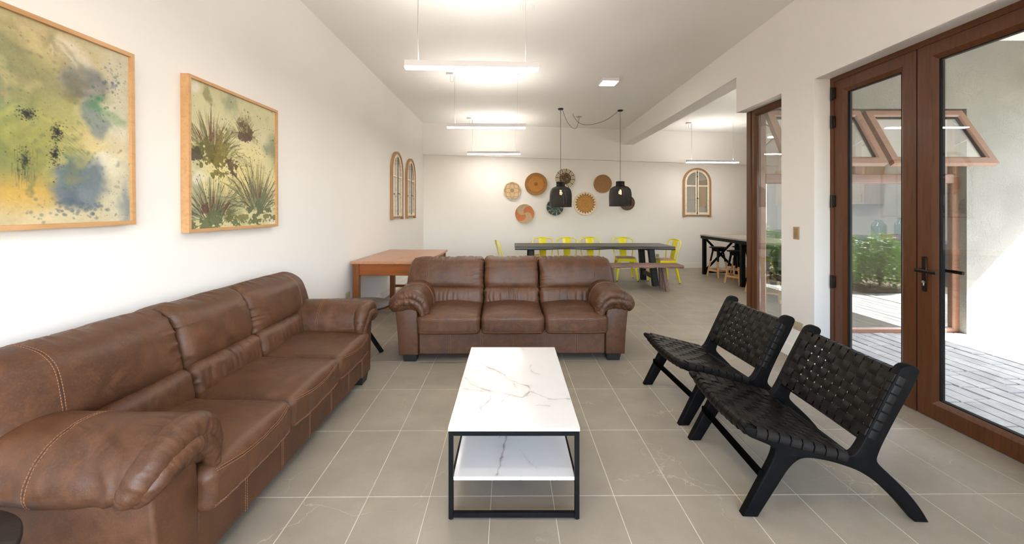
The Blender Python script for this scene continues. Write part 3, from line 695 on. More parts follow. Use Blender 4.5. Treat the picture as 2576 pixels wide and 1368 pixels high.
    # arms: panel, padded top, and the rolled front
    for s in (-1, 1):
        poly = [(s * a, b) for a, b in ((.864, .062), (1.042, .062), (1.052, .25), (1.072, .47), (1.06, .515), (1.02, .535), (.95, .535), (.90, .515), (.872, .46), (.864, .36))]
        pan = prism('arm_panel', poly if s > 0 else poly[::-1], -.012, .86, 'leather', so, .014, 'xz', 3)
        def arm_def(Q, N, U, s=s):
            x, y, z_ = U.T; o_ = s * x; Q = Q.copy()
            Q[:, 2] -= np.where(o_ > 0, .048 * o_ ** 2, .080 * o_ ** 2)
            Q[:, 0] += s * .014 * np.clip(1 - z_ ** 2, 0, 1) * np.clip(o_, 0, 1)
            Q[:, 0] += s * np.where(z_ < 0, np.where(o_ > 0, -.012, .0), 0) * np.abs(z_)
            Q[:, 2] += .010 * np.sin((y + 1) * 1.3) * (z_ > 0)
            fr = np.exp(-(1 + y) / .16)
            th = np.arctan2(z_, x)
            w = .0075 * fbm(Q[:, 0] * 5, Q[:, 1] * 5 + 3 * s, Q[:, 2] * 5, 3)
            w = w + .0060 * fr * ridge(vn(th * 9.0, y * 2.2, 2 + s)) + .0125 * np.clip(o_, 0, 1) * ridge(vn(Q[:, 1] * 15 + 5 * o_, Q[:, 2] * 4, 9 + s)) * np.exp(-((y + .35) / .5) ** 2)
            w = w + .004 * vn(th * 10, y * 1.0, 5) * np.exp(-(1 + y) / .4)
            return Q + N * w[:, None]
        p = Pad((.170, .420, .098), .094, (14, 110, 4), arm_def, XF((s * .944, .372, .560)))
        p.n = (26, 120, 8); o = p.build('arm_pad', 'leather', so)
        rows = []; dk = []
        for q, lst in ((-.0055, rows), (.0055, rows), (0, dk)):
            a = np.linspace(-.04, .098, 24); b = np.linspace(.170, -.170, 60)
            P_ = np.vstack([np.stack([np.full(24, s * .170), np.full(24, -.055 + q), a], 1), np.stack([s * b[1:], np.full(59, -.055 + q), np.full(59, .098)], 1), np.stack([np.full(23, -s * .170), np.full(23, -.055 + q), a[::-1][1:]], 1)])
            lst.append(p.ev(P_))
        stitch(rows, o); stitch(dk, o, .03, 0, .0032, .0008, 'seam_line', 'seam')
        def roll(pts, r, y, seed, name, fl=1.0):
            P_ = smooth_path([(s * a, y, b) for a, b in pts], 150); m = len(P_); q = np.linspace(0, 1, m); P_[:, 1] += .058 * np.clip((q - .70) / .30, 0, 1) ** 1.6
            R_ = r * np.minimum(np.sqrt(np.clip(1 - np.clip((q - .70) / .36, 0, 1) ** 2, .02, 1)), .62 + .38 * np.clip(q / .25, 0, 1) ** .7); n_ = 36
            mb = MB(); mb.tube(P_, list(R_), n_); V = np.array(mb.v); D = V - np.repeat(P_, n_, 0); L_ = np.linalg.norm(D, axis=1, keepdims=True)
            qq = np.repeat(q, n_); aa = np.tile(np.arange(n_) / n_ * 2 * PI, m)
            w = .0022 * ridge(vn(qq * 17 + np.sin(aa) * .8, np.cos(aa) * .9, seed)) + .0014 * vn(qq * 62, np.cos(aa) * 1.2, seed + 2)
            V = V + D / L_ * w[:, None]; mb.v = [tuple(x) for x in V]
            return mb.done(name, 'leather', so, angle=180)
        roll([(.800, .440), (.806, .505), (.836, .566), (.892, .603), (.960, .608), (1.018, .594), (1.066, .562), (1.094, .514), (1.092, .472)], .052, -.004, 4 + s, 'arm_rim')
        roll([(.815, .425), (.838, .490), (.872, .535), (.925, .556), (.985, .556), (1.032, .548), (1.066, .526), (1.084, .494), (1.082, .468)], .037, -.028, 14 + s, 'arm_roll')
    for x in (-.94, .94):
        for y in (.055, .82):
            mb = MB(); hexa(mb, [(x - .055, y - .05, 0), (x + .055, y - .05, 0), (x + .055, y + .05, 0), (x - .055, y + .05, 0)], [(x - .066, y - .06, .07), (x + .066, y - .06, .07), (x + .066, y + .06, .07), (x - .066, y + .06, .07)])
            mb.done('foot', 'dark_foot', so, smooth=False)
    return so
sofa = build_sofa()
sofa.location = (.010, 3.795, 0); sofa.rotation_euler = (0, 0, .018)
sofa['label'] = 'brown leather three-seat sofa facing the camera behind the marble table'; sofa['group'] = 'brown leather sofas'
dup(sofa, (-1.172, 2.385, 0), PI / 2 + .010, 'brown leather three-seat sofa along the wall under the two paintings', 'brown leather sofas')

# ------------------------------------------------------------------ marble coffee table
def poly_dist(U, Vv, pts):
    """distance from grid points to a polyline and the position along it"""
    D = np.full(U.shape, 9.0); T = np.zeros(U.shape); pts = np.asarray(pts, float); n = len(pts) - 1
    for i in range(n):
        a, b = pts[i], pts[i + 1]; d = b - a; L = (d ** 2).sum() + 1e-12
        t_ = np.clip(((U - a[0]) * d[0] + (Vv - a[1]) * d[1]) / L, 0, 1); q = np.hypot(U - a[0] - t_ * d[0], Vv - a[1] - t_ * d[1])
        m = q < D; D[m] = q[m]; T[m] = (i + t_[m]) / n
    return D, T
def marble_slab(name, w, l, th, veins, parent, loc, seed):
    nx, ny = 150, 270; X, Y = np.meshgrid(np.linspace(-w / 2, w / 2, nx), np.linspace(0, l, ny), indexing='ij')
    U = X / w + .5; Vv = 1 - Y / l                                     # picture frame: u right, v towards the viewer
    Uw = U + .016 * fbm(U * 9, Vv * 16, seed) + .006 * vn(U * 40, Vv * 70, seed); Vw = Vv + .012 * fbm(U * 9 + 40, Vv * 16, seed) + .004 * vn(U * 40, Vv * 70, seed + 9)
    col = np.ones(X.shape + (3,)) * np.array((.68, .665, .645)); dark = np.array(rgb(112, 96, 86))
    for pts, wd, al in veins:
        D, T = poly_dist(Uw, Vw * l / w, [(a, b * l / w) for a, b in pts])
        m = (.5 + .5 * vn(U * 14, Vv * 22, seed + 5)); core = np.exp(-(D / (wd * (.4 + .8 * m))) ** 2) * (.35 + .65 * m) + .30 * np.exp(-(D / (wd * 5)) ** 1.2) * m ** 1.5
        col = col * (1 - al * core[..., None]) + dark * al * core[..., None]
    n = nx * ny; V = np.stack([X, Y, np.zeros_like(X)], -1).reshape(-1, 3); F = [(i * ny + j, (i + 1) * ny + j, (i + 1) * ny + j + 1, i * ny + j + 1) for i in range(nx - 1) for j in range(ny - 1)]
    cols = col.reshape(-1, 3)
    bd = [i * ny for i in range(nx)] + [(nx - 1) * ny + j for j in range(1, ny)] + [i * ny + ny - 1 for i in range(nx - 2, -1, -1)] + [j for j in range(ny - 2, 0, -1)]
    vb = V[bd].copy(); m_ = len(bd); vt = V[bd].copy(); vt[:, 2] -= .0006; vb[:, 2] -= th
    q = .5 + .5 * vn((vb[:, 0] - vb[:, 2] * 2) * 26, vb[:, 1] * 12, seed); band = np.exp(-(np.abs(np.sin((vb[:, 0] + vb[:, 1]) * 34 + 3 * q)) / .10) ** 2) * q
    cb = np.array((.66, .64, .615)) * (1 - .6 * band[:, None]) + dark * .6 * band[:, None]
    V = np.vstack([V, vt, vb]); cols = np.vstack([cols, cb, cb]); F += [(n + i, n + m_ + i, n + m_ + (i + 1) % m_, n + (i + 1) % m_) for i in range(m_)]
    F += [(bd[i], n + i, n + (i + 1) % m_, bd[(i + 1) % m_]) for i in range(m_)]; F.append(tuple(n + m_ + i for i in range(m_)))
    return mk(name, V, F, 'marble', parent, True, 30, loc, cols=cols)
ct = thing('coffee_table', 'white marble-look coffee table with black metal frame and lower shelf', 'coffee table', (.0125, 1.845, 0))
top_veins = [([(.085, .19), (.15, .27), (.22, .335), (.30, .375), (.40, .44), (.47, .52), (.56, .565), (.64, .60), (.66, .64)], .010, .75), ([(.08, .385), (.18, .385), (.25, .365)], .006, .5),
             ([(.02, .49), (.09, .56), (.17, .62), (.30, .66), (.46, .69), (.56, .72), (.66, .66), (.70, .68), (.82, .74), (.97, .735)], .011, .62), ([(.03, .63), (.13, .645), (.22, .66)], .007, .5),
             ([(.28, .66), (.30, .75), (.22, .83), (.24, .88), (.33, .92), (.37, 1.0)], .011, .55), ([(.46, .69), (.40, .77), (.34, .79), (.32, .90)], .008, .5), ([(.66, .64), (.62, .70), (.56, .72)], .008, .5),
             ([(.12, .86), (.22, .92), (.30, .945)], .007, .45), ([(.70, .80), (.80, .815)], .006, .4), ([(.69, .30), (.68, .36), (.70, .42), (.76, .45)], .005, .35), ([(.50, .52), (.52, .62), (.60, .66)], .005, .35), ([(.60, .01), (.64, .05)], .005, .3), ([(.93, .01), (.99, .07)], .005, .3)]
marble_slab('tabletop', .592, 1.085, .016, top_veins, ct, (0, 0, .4145), 3)
shelf_veins = [([(.57, .02), (.56, .12), (.60, .20), (.62, .26), (.52, .38), (.46, .48), (.44, .60), (.42, .72), (.40, .84), (.36, .98)], .010, .75), ([(.62, .26), (.50, .27), (.40, .27), (.38, .22)], .006, .5), ([(.85, .15), (.92, .24), (.99, .28)], .006, .5), ([(.66, .3), (.74, .42), (.80, .55)], .004, .3), ([(.44, .60), (.36, .70)], .006, .4), ([(.55, .8), (.70, .95)], .004, .3)]
marble_slab('shelf', .545, 1.04, .016, shelf_veins, ct, (0, .008, .190), 8)
mb = MB(); b = .021
for y in (0, 1.062):
    for s in (-1, 1): mb.box(s * .2835 - b / 2, s * .2835 + b / 2, y, y + b, .004, .398, .0015)
    mb.box(-.273, .273, y, y + b, .377, .398, .0015); mb.box(-.273, .273, y, y + b, .010, .031, .0015)
for s in (-1, 1): mb.box(s * .2835 - b / 2, s * .2835 + b / 2, b, 1.062, .377, .398, .0015); mb.box(s * .2805 - .006, s * .2805 + .006, b, 1.062, .150, .1735, .0015)
mb.done('frame', 'black_metal', ct)
for s in (-1, 1):
    for y in (.0105, 1.0725): MB().cyl((s * .2835, y, 0), (s * .2835, y, .005), .008, 12).done('foot_pad', 'rubber', ct)

# ------------------------------------------------------------------ woven leather lounge chairs
def build_lounge():
    ch = thing('lounge_chair', '', 'chair')
    ox = 1.45
    prof = [(1.058, .392), (1.062, .402), (1.072, .408), (1.086, .406), (1.30, .347), (1.50, .292), (1.535, .290), (1.560, .318), (1.59, .375), (1.655, .515), (1.735, .675), (1.752, .693), (1.78, .701), (1.808, .694), (1.823, .678), (1.822, .660), (1.79, .590), (1.725, .470), (1.668, .355), (1.645, .300), (1.636, .268), (1.66, .240), (1.706, .198), (1.775, .129), (1.831, .055), (1.862, .0),
            (1.802, .0), (1.775, .030), (1.727, .088), (1.657, .156), (1.60, .198), (1.545, .228), (1.448, .258), (1.365, .273), (1.315, .272), (1.285, .255), (1.252, .220), (1.22, .168), (1.118, .0), (1.052, .0), (1.118, .130), (1.158, .208), (1.185, .262), (1.196, .300), (1.190, .318), (1.12, .346), (1.075, .364)]
    for _ in range(2):                                     # round the sawn outline, feet stay square
        q = []
        for k, (a, b) in enumerate(prof):
            a1, b1 = prof[(k + 1) % len(prof)]
            if b < .001 and b1 < .001: q += [(a, b), (a1, b1)]
            elif b < .001: q += [(.25 * a + .75 * a1, .25 * b + .75 * b1)]
            elif b1 < .001: q += [(.75 * a + .25 * a1, .75 * b + .25 * b1)]
            else: q += [(.75 * a + .25 * a1, .75 * b + .25 * b1), (.25 * a + .75 * a1, .25 * b + .75 * b1)]
        prof = q
    prof = [(a - ox, b) for a, b in prof]; HW = .310
    for s in (-1, 1): prism('side_frame', prof, s * HW - .022, s * HW + .022, 'black_stain', ch, .007, 'xz', 3)
    A = Vector((1.096 - ox, 0, .396)); B = Vector((1.53 - ox, 0, .284)); du = (B - A).normalized(); nu = Vector((-du.z, 0, du.x)); nu = nu if nu.z > 0 else -nu
    P0 = Vector((1.595 - ox, 0, .360)); P1 = Vector((1.742 - ox, 0, .662)); dv = (P1 - P0).normalized(); nv = Vector((-dv.z, 0, dv.x))
    mb = MB()
    for p, r, bow in ((A + Vector((.012, 0, -.012)), .016, .022), (B + Vector((-.005, 0, -.010)), .015, .0), (P0 + Vector((.026, 0, 0)), .014, .012), (P1 + Vector((.02, 0, -.012)), .014, .012)):
        pts = [(p.x, q * HW, p.z - bow * (1 - q * q)) for q in np.linspace(-1, 1, 13)]; MB().tube(pts, r, 10).done('cross_rail', 'black_stain', ch)
        MB().bar((1.142 - ox, -HW, .185), (1.142 - ox, HW, .185), .022, .034, up=(0, 0, 1), c=.15).done('stretcher', 'black_stain', ch)
    MB().bar((1.565 - ox, -HW, .245), (1.565 - ox, HW, .245), .024, .036, up=(0, 0, 1), c=.15).done('stretcher', 'black_stain', ch)
    nl = 11; pl = 2 * (HW - .022) / nl; yl = [-(HW - .022) + pl * (i + .5) for i in range(nl)]
    def panel(O, d, n, length, nc, sag, off, skip, gp):
        pc = (length - 2 * skip) / nc; cs_ = [skip + pc * (j + .5) for j in range(nc)]; rr = random.Random(int(length * 1000))
        sg = lambda y: -sag * (1 - (y / HW) ** 2)
        for j, q in enumerate(cs_):                                     # straps across, wrapped round the side frames
            path, nr = [], []
            e = HW + .0245
            for y, h in ((-HW + .03, -.034), (-HW - .012, -.034), (-e, -.026), (-e, off - .012), (-HW - .012, off + .0015)): path.append((y, h))
            for k in range(nl * 3 + 1):
                y = -(HW - .022) + 2 * (HW - .022) * k / (nl * 3); path.append((y, off + .0028 * math.cos(PI * ((y + HW - .022) / pl - .5) + PI * j) + sg(y)))
            for y, h in ((HW + .012, off + .0015), (e, off - .012), (e, -.026), (HW + .012, -.034), (HW - .03, -.034)): path.append((y, h))
            W = [O + d * q + Vector((0, y, 0)) + n * h for y, h in path]
            for k in range(len(W)):
                t_ = (W[min(k + 1, len(W) - 1)] - W[max(k - 1, 0)]).normalized(); nr.append(d.cross(t_).normalized())
            MB().ribbon(W, d, nr, pc - gp + rr.uniform(-.002, .0), .0028).done('leather_strap', 'black_leather', ch, angle=50)
        for i, y in enumerate(yl):                                      # straps along, looped over the rails
            path = [(.05, -.038), (-.006, -.038), (-.017, -.024), (-.017, -.006), (-.006, off)]
            for k in range(nc * 3 + 1):
                q = skip + (length - 2 * skip) * k / (nc * 3); path.append((q, off - .0028 * math.cos(PI * ((q - skip) / pc - .5) + PI * i)))
            path += [(length + .004, off), (length + .015, -.006), (length + .015, -.024), (length + .004, -.038), (length - .05, -.038)]
            W = [O + d * q + Vector((0, y, 0)) + n * (h + sg(y)) for q, h in path]; nr = []
            for k in range(len(W)):
                t_ = (W[min(k + 1, len(W) - 1)] - W[max(k - 1, 0)]).normalized(); nr.append(t_.cross(Vector((0, 1, 0))).normalized())
            MB().ribbon(W, Vector((0, 1, 0)), nr, pl - gp + rr.uniform(-.002, 0), .0028).done('leather_strap', 'black_leather', ch, angle=50)
    panel(A, du, nu, (B - A).length, 8, .024, .012, .014, .0055)
    panel(P0 + nv * .0, dv, nv, (P1 - P0).length, 7, .014, .012, .010, .0078)
    return ch
lc = build_lounge(); lc.location = (1.463, 2.178, 0); lc.rotation_euler = (0, 0, -.044)
lc['label'] = 'black woven leather lounge chair in front, nearer to the camera'; lc['group'] = 'black woven lounge chairs'
dup(lc, (1.468, 3.0, 0), .042, 'black woven leather lounge chair behind, beside the white wall pier', 'black woven lounge chairs')
# ------------------------------------------------------------------ round black side tables
def round_table():
    t_ = thing('side_table', '', 'side table')
    MB().lathe([(.285, .478), (.296, .481), (.302, .488), (.302, .498), (.297, .503)], 64).done('tabletop', 'black_oak', t_, angle=50)
    MB().lathe([(.028, .30), (.028, .478)], 16).done('column', 'black_metal', t_)
    for k in range(4):
        a = math.radians(38 + 90 * k); MB().bar((.02 * math.cos(a), .02 * math.sin(a), .335), (.225 * math.cos(a), .225 * math.sin(a), .0), .022, .040, up=(0, 0, 1)).done('leg', 'black_metal', t_)
    return t_
rt = round_table(); rt.location = (-1.447, 3.90, 0); rt['label'] = 'round black side table in the corner between the two sofas'
dup(rt, (-1.565, .925, 0), .3, 'round black side table beside the near arm of the wall sofa, only its rim showing')

# ------------------------------------------------------------------ oak desk
dk = thing('desk', 'reddish oak desk against the white wall behind the round side table', 'desk', (-1.50, 5.83, 0), -.018)
MB().box(-.465, .465, -.785, .785, .728, .760, .004).done('tabletop', 'oak_top', dk)
for x in (-.405, .405):
    for y in (-.73, .73): MB().box(x - .037, x + .037, y - .037, y + .037, 0, .728, .004).done('leg', 'red_oak', dk)
for y in (-.735, .735):
    mb = MB(); mb.box(-.368, .368, y - .012, y + .012, .590, .728, .002); mb.box(-.368, .368, y - .018, y + .018, .583, .600, .004); mb.done('apron', 'red_oak_rail', dk)
    MB().box(-.368, .368, y - .014, y + .014, .165, .205, .004).done('stretcher', 'red_oak_rail', dk)
MB().box(-.417, -.393, -.693, .693, .590, .728, .002).done('apron', 'red_oak', dk)
for y0, y1 in ((-.693, -.235), (-.23, .23), (.235, .693)):
    d_ = MB().box(.390, .424, y0 + .004, y1 - .004, .594, .722, .004).done('drawer', 'red_oak', dk)
    ym = (y0 + y1) / 2; mb = MB()
    mb.tube(smooth_path([(.424, ym - .05, .668), (.446, ym - .048, .664), (.450, ym, .648), (.446, ym + .048, .664), (.424, ym + .05, .668)], 24), .0042, 8)
    for yy in (ym - .05, ym + .05): mb.cyl((.423, yy, .668), (.429, yy, .668), .013, 12)
    mb.done('drawer_pull', 'black_metal', d_)

# ------------------------------------------------------------------ dining table, bench, yellow chairs
dt = thing('dining_table', 'long black wooden dining table with a live-edge top and trestle legs', 'dining table', (1.53, 7.92, -.022))
R = np.random.RandomState(5); n = 90; xs = np.linspace(-1.462, 1.462, n)
wav = .014 * fbm(xs * 2.2, 3.0, 1, 3) + .012 * np.exp(-((xs + .55) / .22) ** 2) + .016 * np.exp(-((xs - .28) / .16) ** 2) + .014 * np.exp(-((xs - .88) / .16) ** 2)
rows = []
for i, x in enumerate(xs):
    w = wav[i]; b = wav[::-1][i]; dip = .014 * math.exp(-((x + .50) / .26) ** 2) + .012 * math.exp(-((x - .30) / .2) ** 2) + .012 * math.exp(-((x - .92) / .2) ** 2)
    rows.append([(x, -.413 + w, .688 + dip), (x, -.427 + w * .4, .703 + dip * .5), (x, -.423 + w * .8, .738), (x, -.413 + w, .750), (x, .415 - b, .750), (x, .425 - b, .738), (x, .415, .690)])
V = [p for r_ in rows for p in r_]; m_ = 7
F = [(i * m_ + k, i * m_ + (k + 1) % m_, (i + 1) * m_ + (k + 1) % m_, (i + 1) * m_ + k) for i in range(n - 1) for k in range(m_)] + [tuple(range(m_)), tuple((n - 1) * m_ + k for k in range(m_ - 1, -1, -1))]
MB().add(V, F).done('tabletop', 'table_top_black', dt, angle=30)
for x, lean in ((-1.155, -.02), (1.06, .065)):
    for y in (-.33, .33): MB().bar((x, y * .86, .695), (x + lean, y * 1.06, .022), .105, .105, up=(0, 1, 0), c=.06).done('leg', 'black_timber', dt, angle=25)
    MB().box(x + lean * .7 - .03, x + lean * .7 + .03, -.30, .30, .150, .225, .004).done('stretcher', 'black_timber', dt)
    MB().box(x - .04, x + .04, -.34, .34, .655, .692, .004).done('cleat', 'black_timber', dt)
bn = thing('bench', 'rough grey-brown wooden bench with splayed legs before the dining table', 'bench', (2.215, 7.20, 0))
n = 60; xs = np.linspace(-.735, .735, n); rows = []
for i, x in enumerate(xs):
    a = .016 * fbm(x * 9, 1.0, 4, 3); b = .014 * fbm(x * 13, 5.0, 4, 3)
    rows.append([(x, -.178 + a, .404 + b), (x, -.186 + b, .425), (x, -.180 + a, .446), (x, -.172 + a, .450), (x, .172 + b, .450), (x, .182 + a, .430), (x, .176, .404)])
V = [p for r_ in rows for p in r_]
F = [(i * 7 + k, i * 7 + (k + 1) % 7, (i + 1) * 7 + (k + 1) % 7, (i + 1) * 7 + k) for i in range(n - 1) for k in range(7)] + [tuple(range(7)), tuple((n - 1) * 7 + k for k in range(6, -1, -1))]
MB().add(V, F).done('seat', 'grey_bench', bn, angle=30)
for x in (-.47, .42):
    for y in (-1, 1): MB().bar((x, y * .07, .408), (x + (.045 if x > 0 else -.02), y * .145, 0), .062, .062, up=(0, 1, 0), c=.08).done('leg', 'bench_leg', bn, angle=25)

def metal_chair():
    ch = thing('metal_chair', '', 'chair')
    prism('seat', [(a * .185, b * .18) for a, b in [(math.copysign(abs(math.cos(q)) ** .5, math.cos(q)), math.copysign(abs(math.sin(q)) ** .5, math.sin(q))) for q in np.linspace(0, 2 * PI, 40, endpoint=False)]], .438, .458, 'seat_wood', ch, .005, 'xy')
    mb = MB(); hexa(mb, [(-.172, -.17, .385), (.172, -.17, .385), (.172, .168, .385), (-.172, .168, .385)], [(-.178, -.175, .438), (.178, -.175, .438), (.178, .174, .438), (-.178, .174, .438)]); mb.done('seat_pan', 'yellow_paint', ch, smooth=False)
    for s in (-1, 1):
        for y, yy in ((-1, -.205), (1, .215)):
            l = MB().bar((s * .145, y * .145, .43), (s * .205, yy, .012), .062, .050, .026, .026, up=(0, 1, 0), c=.2).done('leg', 'yellow_paint', ch, angle=30)
            MB().cyl((s * .205, yy, 0), (s * .204, yy * .998, .020), .0145, 10).done('foot_cap', 'rubber', l)
    hoop = smooth_path([(-.165, .150, .40), (-.180, .165, .50), (-.200, .195, .64), (-.208, .228, .75), (-.170, .245, .808), (-.08, .252, .825), (0, .254, .828), (.08, .252, .825), (.170, .245, .808), (.208, .228, .75), (.200, .195, .64), (.180, .165, .50), (.165, .150, .40)], 72)
    MB().tube(hoop, .0105, 10).done('back_hoop', 'yellow_paint', ch)
    V = []; zz = np.linspace(.40, .820, 14)
    for side in (0, .004):
        for z in zz:
            for k in range(9):
                u = k / 8 * 2 - 1; w = .062 + .022 * (z - .40) / .42; y = .158 + .094 * ((z - .40) / .42) + .010 * (u * u) + side
                V.append((u * w, y, z))
    F = [(i * 9 + k, i * 9 + k + 1, i * 9 + k + 10, i * 9 + k + 9) for i in range(13) for k in range(8)]; F += [tuple(q + 126 for q in f[::-1]) for f in F]
    bd = list(range(9)) + [i * 9 + 8 for i in range(1, 14)] + [13 * 9 + k for k in range(7, -1, -1)] + [i * 9 for i in range(12, 0, -1)]
    F += [(bd[i], bd[i] + 126, bd[(i + 1) % len(bd)] + 126, bd[(i + 1) % len(bd)]) for i in range(len(bd))]
    MB().add(V, F).done('splat', 'yellow_paint', ch, angle=50)
    return ch
mc = metal_chair()
spots = [((.655, 8.27, 0), .02, 'first yellow metal chair from the left in the row behind the dining table'), ((1.145, 8.27, 0), -.01, 'second yellow metal chair from the left in the row behind the dining table'),
         ((1.625, 8.27, 0), .0, 'third yellow metal chair from the left in the row behind the dining table'), ((2.285, 8.25, 0), -.05, 'fourth yellow metal chair behind the dining table, its wooden seat showing'),
         ((2.93, 7.92, 0), -PI / 2 + .20, 'yellow metal chair turned sideways at the bench end of the dining table'), ((-.03, 7.72, 0), PI / 2 + .20, 'yellow metal chair seen edge-on at the desk end of the dining table')]
for i, (p, r, lb) in enumerate(spots):
    if i == 0: mc.location = p; mc.rotation_euler = (0, 0, r); mc['label'] = lb; mc['group'] = 'yellow metal chairs'
    else: dup(mc, p, r, lb, 'yellow metal chairs')

# ------------------------------------------------------------------ bar table and stools in the wing
bt = thing('bar_table', 'tall black bar table with crossed braces near the arched mirror', 'bar table', (4.56, 0, 0))
MB().box(-.40, .40, 6.02, 9.06, .835, .868, .004).done('tabletop', 'bar_top_reflect', bt)
mb = MB(); mb.box(-.395, -.345, 6.03, 9.05, .775, .835, .003); mb.box(.345, .395, 6.03, 9.05, .775, .835, .003)
for y in (6.06, 7.48, 8.96): mb.box(-.345, .345, y - .025, y + .025, .775, .835, .003)
mb.done('top_frame', 'black_metal', bt)
for y in (6.06, 7.48, 8.96):
    for x in (-.355, .355): MB().box(x - .035, x + .035, y - .035, y + .035, 0, .80, .003).done('leg', 'black_metal', bt)
    for s in (-1, 1): MB().bar((s * -.32, y + s * .006, .77), (s * .32, y + s * .006, .10), .045, .022, up=(0, 1, 0)).done('brace', 'black_metal', bt)
    MB().box(-.32, .32, y - .02, y + .02, .03, .085, .003).done('base_rail', 'black_metal', bt)
def bar_stool():
    st = thing('bar_stool', '', 'stool')
    MB().lathe([(.150, .605), (.166, .608), (.170, .614), (.168, .622), (.150, .626)], 40).done('seat', 'black_metal', st, angle=50)
    mb = MB(); mb.box(-.085, .085, -.085, .085, .535, .604, .006); mb.done('hub', 'black_metal', st)
    for k in range(4):
        a = PI / 4 + k * PI / 2; p = Vector((.088 * math.cos(a), .088 * math.sin(a), .575)); q = Vector((.205 * math.cos(a), .205 * math.sin(a), 0)); m_ = p + (q - p) * .42
        l = MB().bar(m_, q, .034, .034, .030, .030, up=(math.cos(a + PI / 2), math.sin(a + PI / 2), 0), c=.15).done('leg', 'pale_wood', st, angle=25)
        tag(MB().bar(p, m_ + (q - p) * .01, .036, .036, up=(math.cos(a + PI / 2), math.sin(a + PI / 2), 0), c=.15).done('leg_sleeve', 'black_metal', l, angle=25), 'black painted upper half of the leg')
    rr = .176
    for k in range(4):
        a = PI / 4 + k * PI / 2; b = a + PI / 2
        MB().bar((rr * math.cos(a), rr * math.sin(a), .135), (rr * math.cos(b), rr * math.sin(b), .135), .020, .034, up=(0, 0, 1), c=.1).done('foot_rung', 'pale_wood', st)
    return st
bs = bar_stool()
stools = [((4.32, 8.60, 0), .35, 'wood-legged bar stool by the far left corner of the bar table'), ((4.28, 7.82, 0), .55, 'wood-legged bar stool beside the middle leg of the bar table'),
          ((4.86, 8.70, 0), .15, 'wood-legged bar stool on the kitchen side of the bar table, mostly hidden'), ((4.205, 7.02, 0), .8, 'wood-legged bar stool half hidden behind the brown window post'),
          ((4.02, 6.30, 0), .62, 'wood-legged bar stool seen through the narrow sidelight glass')]
for i, (p, r, lb) in enumerate(stools):
    if i == 0: bs.location = p; bs.rotation_euler = (0, 0, r); bs['label'] = lb; bs['group'] = 'bar stools'
    else: dup(bs, p, r, lb, 'bar stools')

# ------------------------------------------------------------------ kitchen along the side wall
kb = thing('base_cabinet', 'dark kitchen base cabinet under the worktop behind the kitchen window', 'cabinet', (0, 0, 0))
MB().box(5.93, 6.545, 5.55, 9.8, .0, .885, .004).done('body', 'worktop_dark', kb)
for k in range(7):
    y0 = 5.57 + k * .605; d_ = MB().box(5.905, 5.929, y0, y0 + .595, .10, .875, .003).done('cabinet_door', 'worktop_dark', kb); MB().box(5.885, 5.905, y0 + .2, y0 + .4, .80, .815, .003).done('handle', 'steel', d_)
tag(MB().box(5.86, 6.548, 5.5, 9.85, .89, .93, .004).done('worktop', 'worktop_dark'), 'dark grey kitchen worktop carrying the glass jars', 'worktop')
for k in range(4):
    y0 = 7.22 + k * .61; u = thing('wall_cabinet', ('pale wooden wall cabinet over the worktop, nearest the glass jars', 'pale wooden wall cabinet, second from the glass jars', 'pale wooden wall cabinet, third from the glass jars', 'pale wooden wall cabinet in the far kitchen corner')[k], 'cabinet', (0, 0, 0), 0, 'kitchen wall cabinets')
    MB().box(6.22, 6.548, y0, y0 + .606, 1.50, 2.30, .003).done('body', 'cabinet_wood', u)
    d_ = MB().box(6.20, 6.218, y0 + .004, y0 + .602, 1.50, 2.30, .003).done('cabinet_door', 'cabinet_wood', u); MB().box(6.184, 6.2, y0 + .05, y0 + .062, 1.53, 1.68, .002).done('handle', 'steel', d_)
def jar(x, y, r, h, neck, label):
    j = thing('glass_jar', label, 'jar', (x, y, .931), 0, 'glass jars on the worktop')
    pr = [(r * .9, 0), (r, .012), (r, h * .62), (r * .93, h * .74), (neck, h * .84), (neck, h * .96), (neck * 1.15, h * .975), (neck * 1.12, h), (neck * .9, h), (neck * .88, h * .86), (r * .88, h * .72), (r * .94, h * .6), (r * .94, .02), (.001, .016)]
    MB().lathe(pr, 32).done('glass_body', 'jar_glass', j, angle=60); return j
j1 = jar(6.12, 6.85, .105, .30, .062, 'wide pale green glass jar with a handle on the kitchen worktop')
MB().tube(smooth_path([(-.06, -.02, .255), (-.13, -.03, .25), (-.15, -.03, .18), (-.10, -.02, .12)], 20), .009, 8).done('jar_handle', 'jar_glass', j1)
jar(6.27, 6.62, .085, .345, .045, 'tall pale green glass jar with a narrow neck on the kitchen worktop')
wb = thing('wicker_tray', 'low reddish wicker tray beside the glass jars', 'basket', (6.02, 6.36, .931))
mb = MB(); mb.box(-.13, .13, -.19, .19, 0, .008)
for k in range(6):
    z = .012 + k * .013; mb.tube([(-.13, -.19, z), (.13, -.19, z), (.13, .19, z), (-.13, .19, z)], .0078, 6, closed=True)
mb.done('woven_body', 'wicker', wb, kind='stuff')

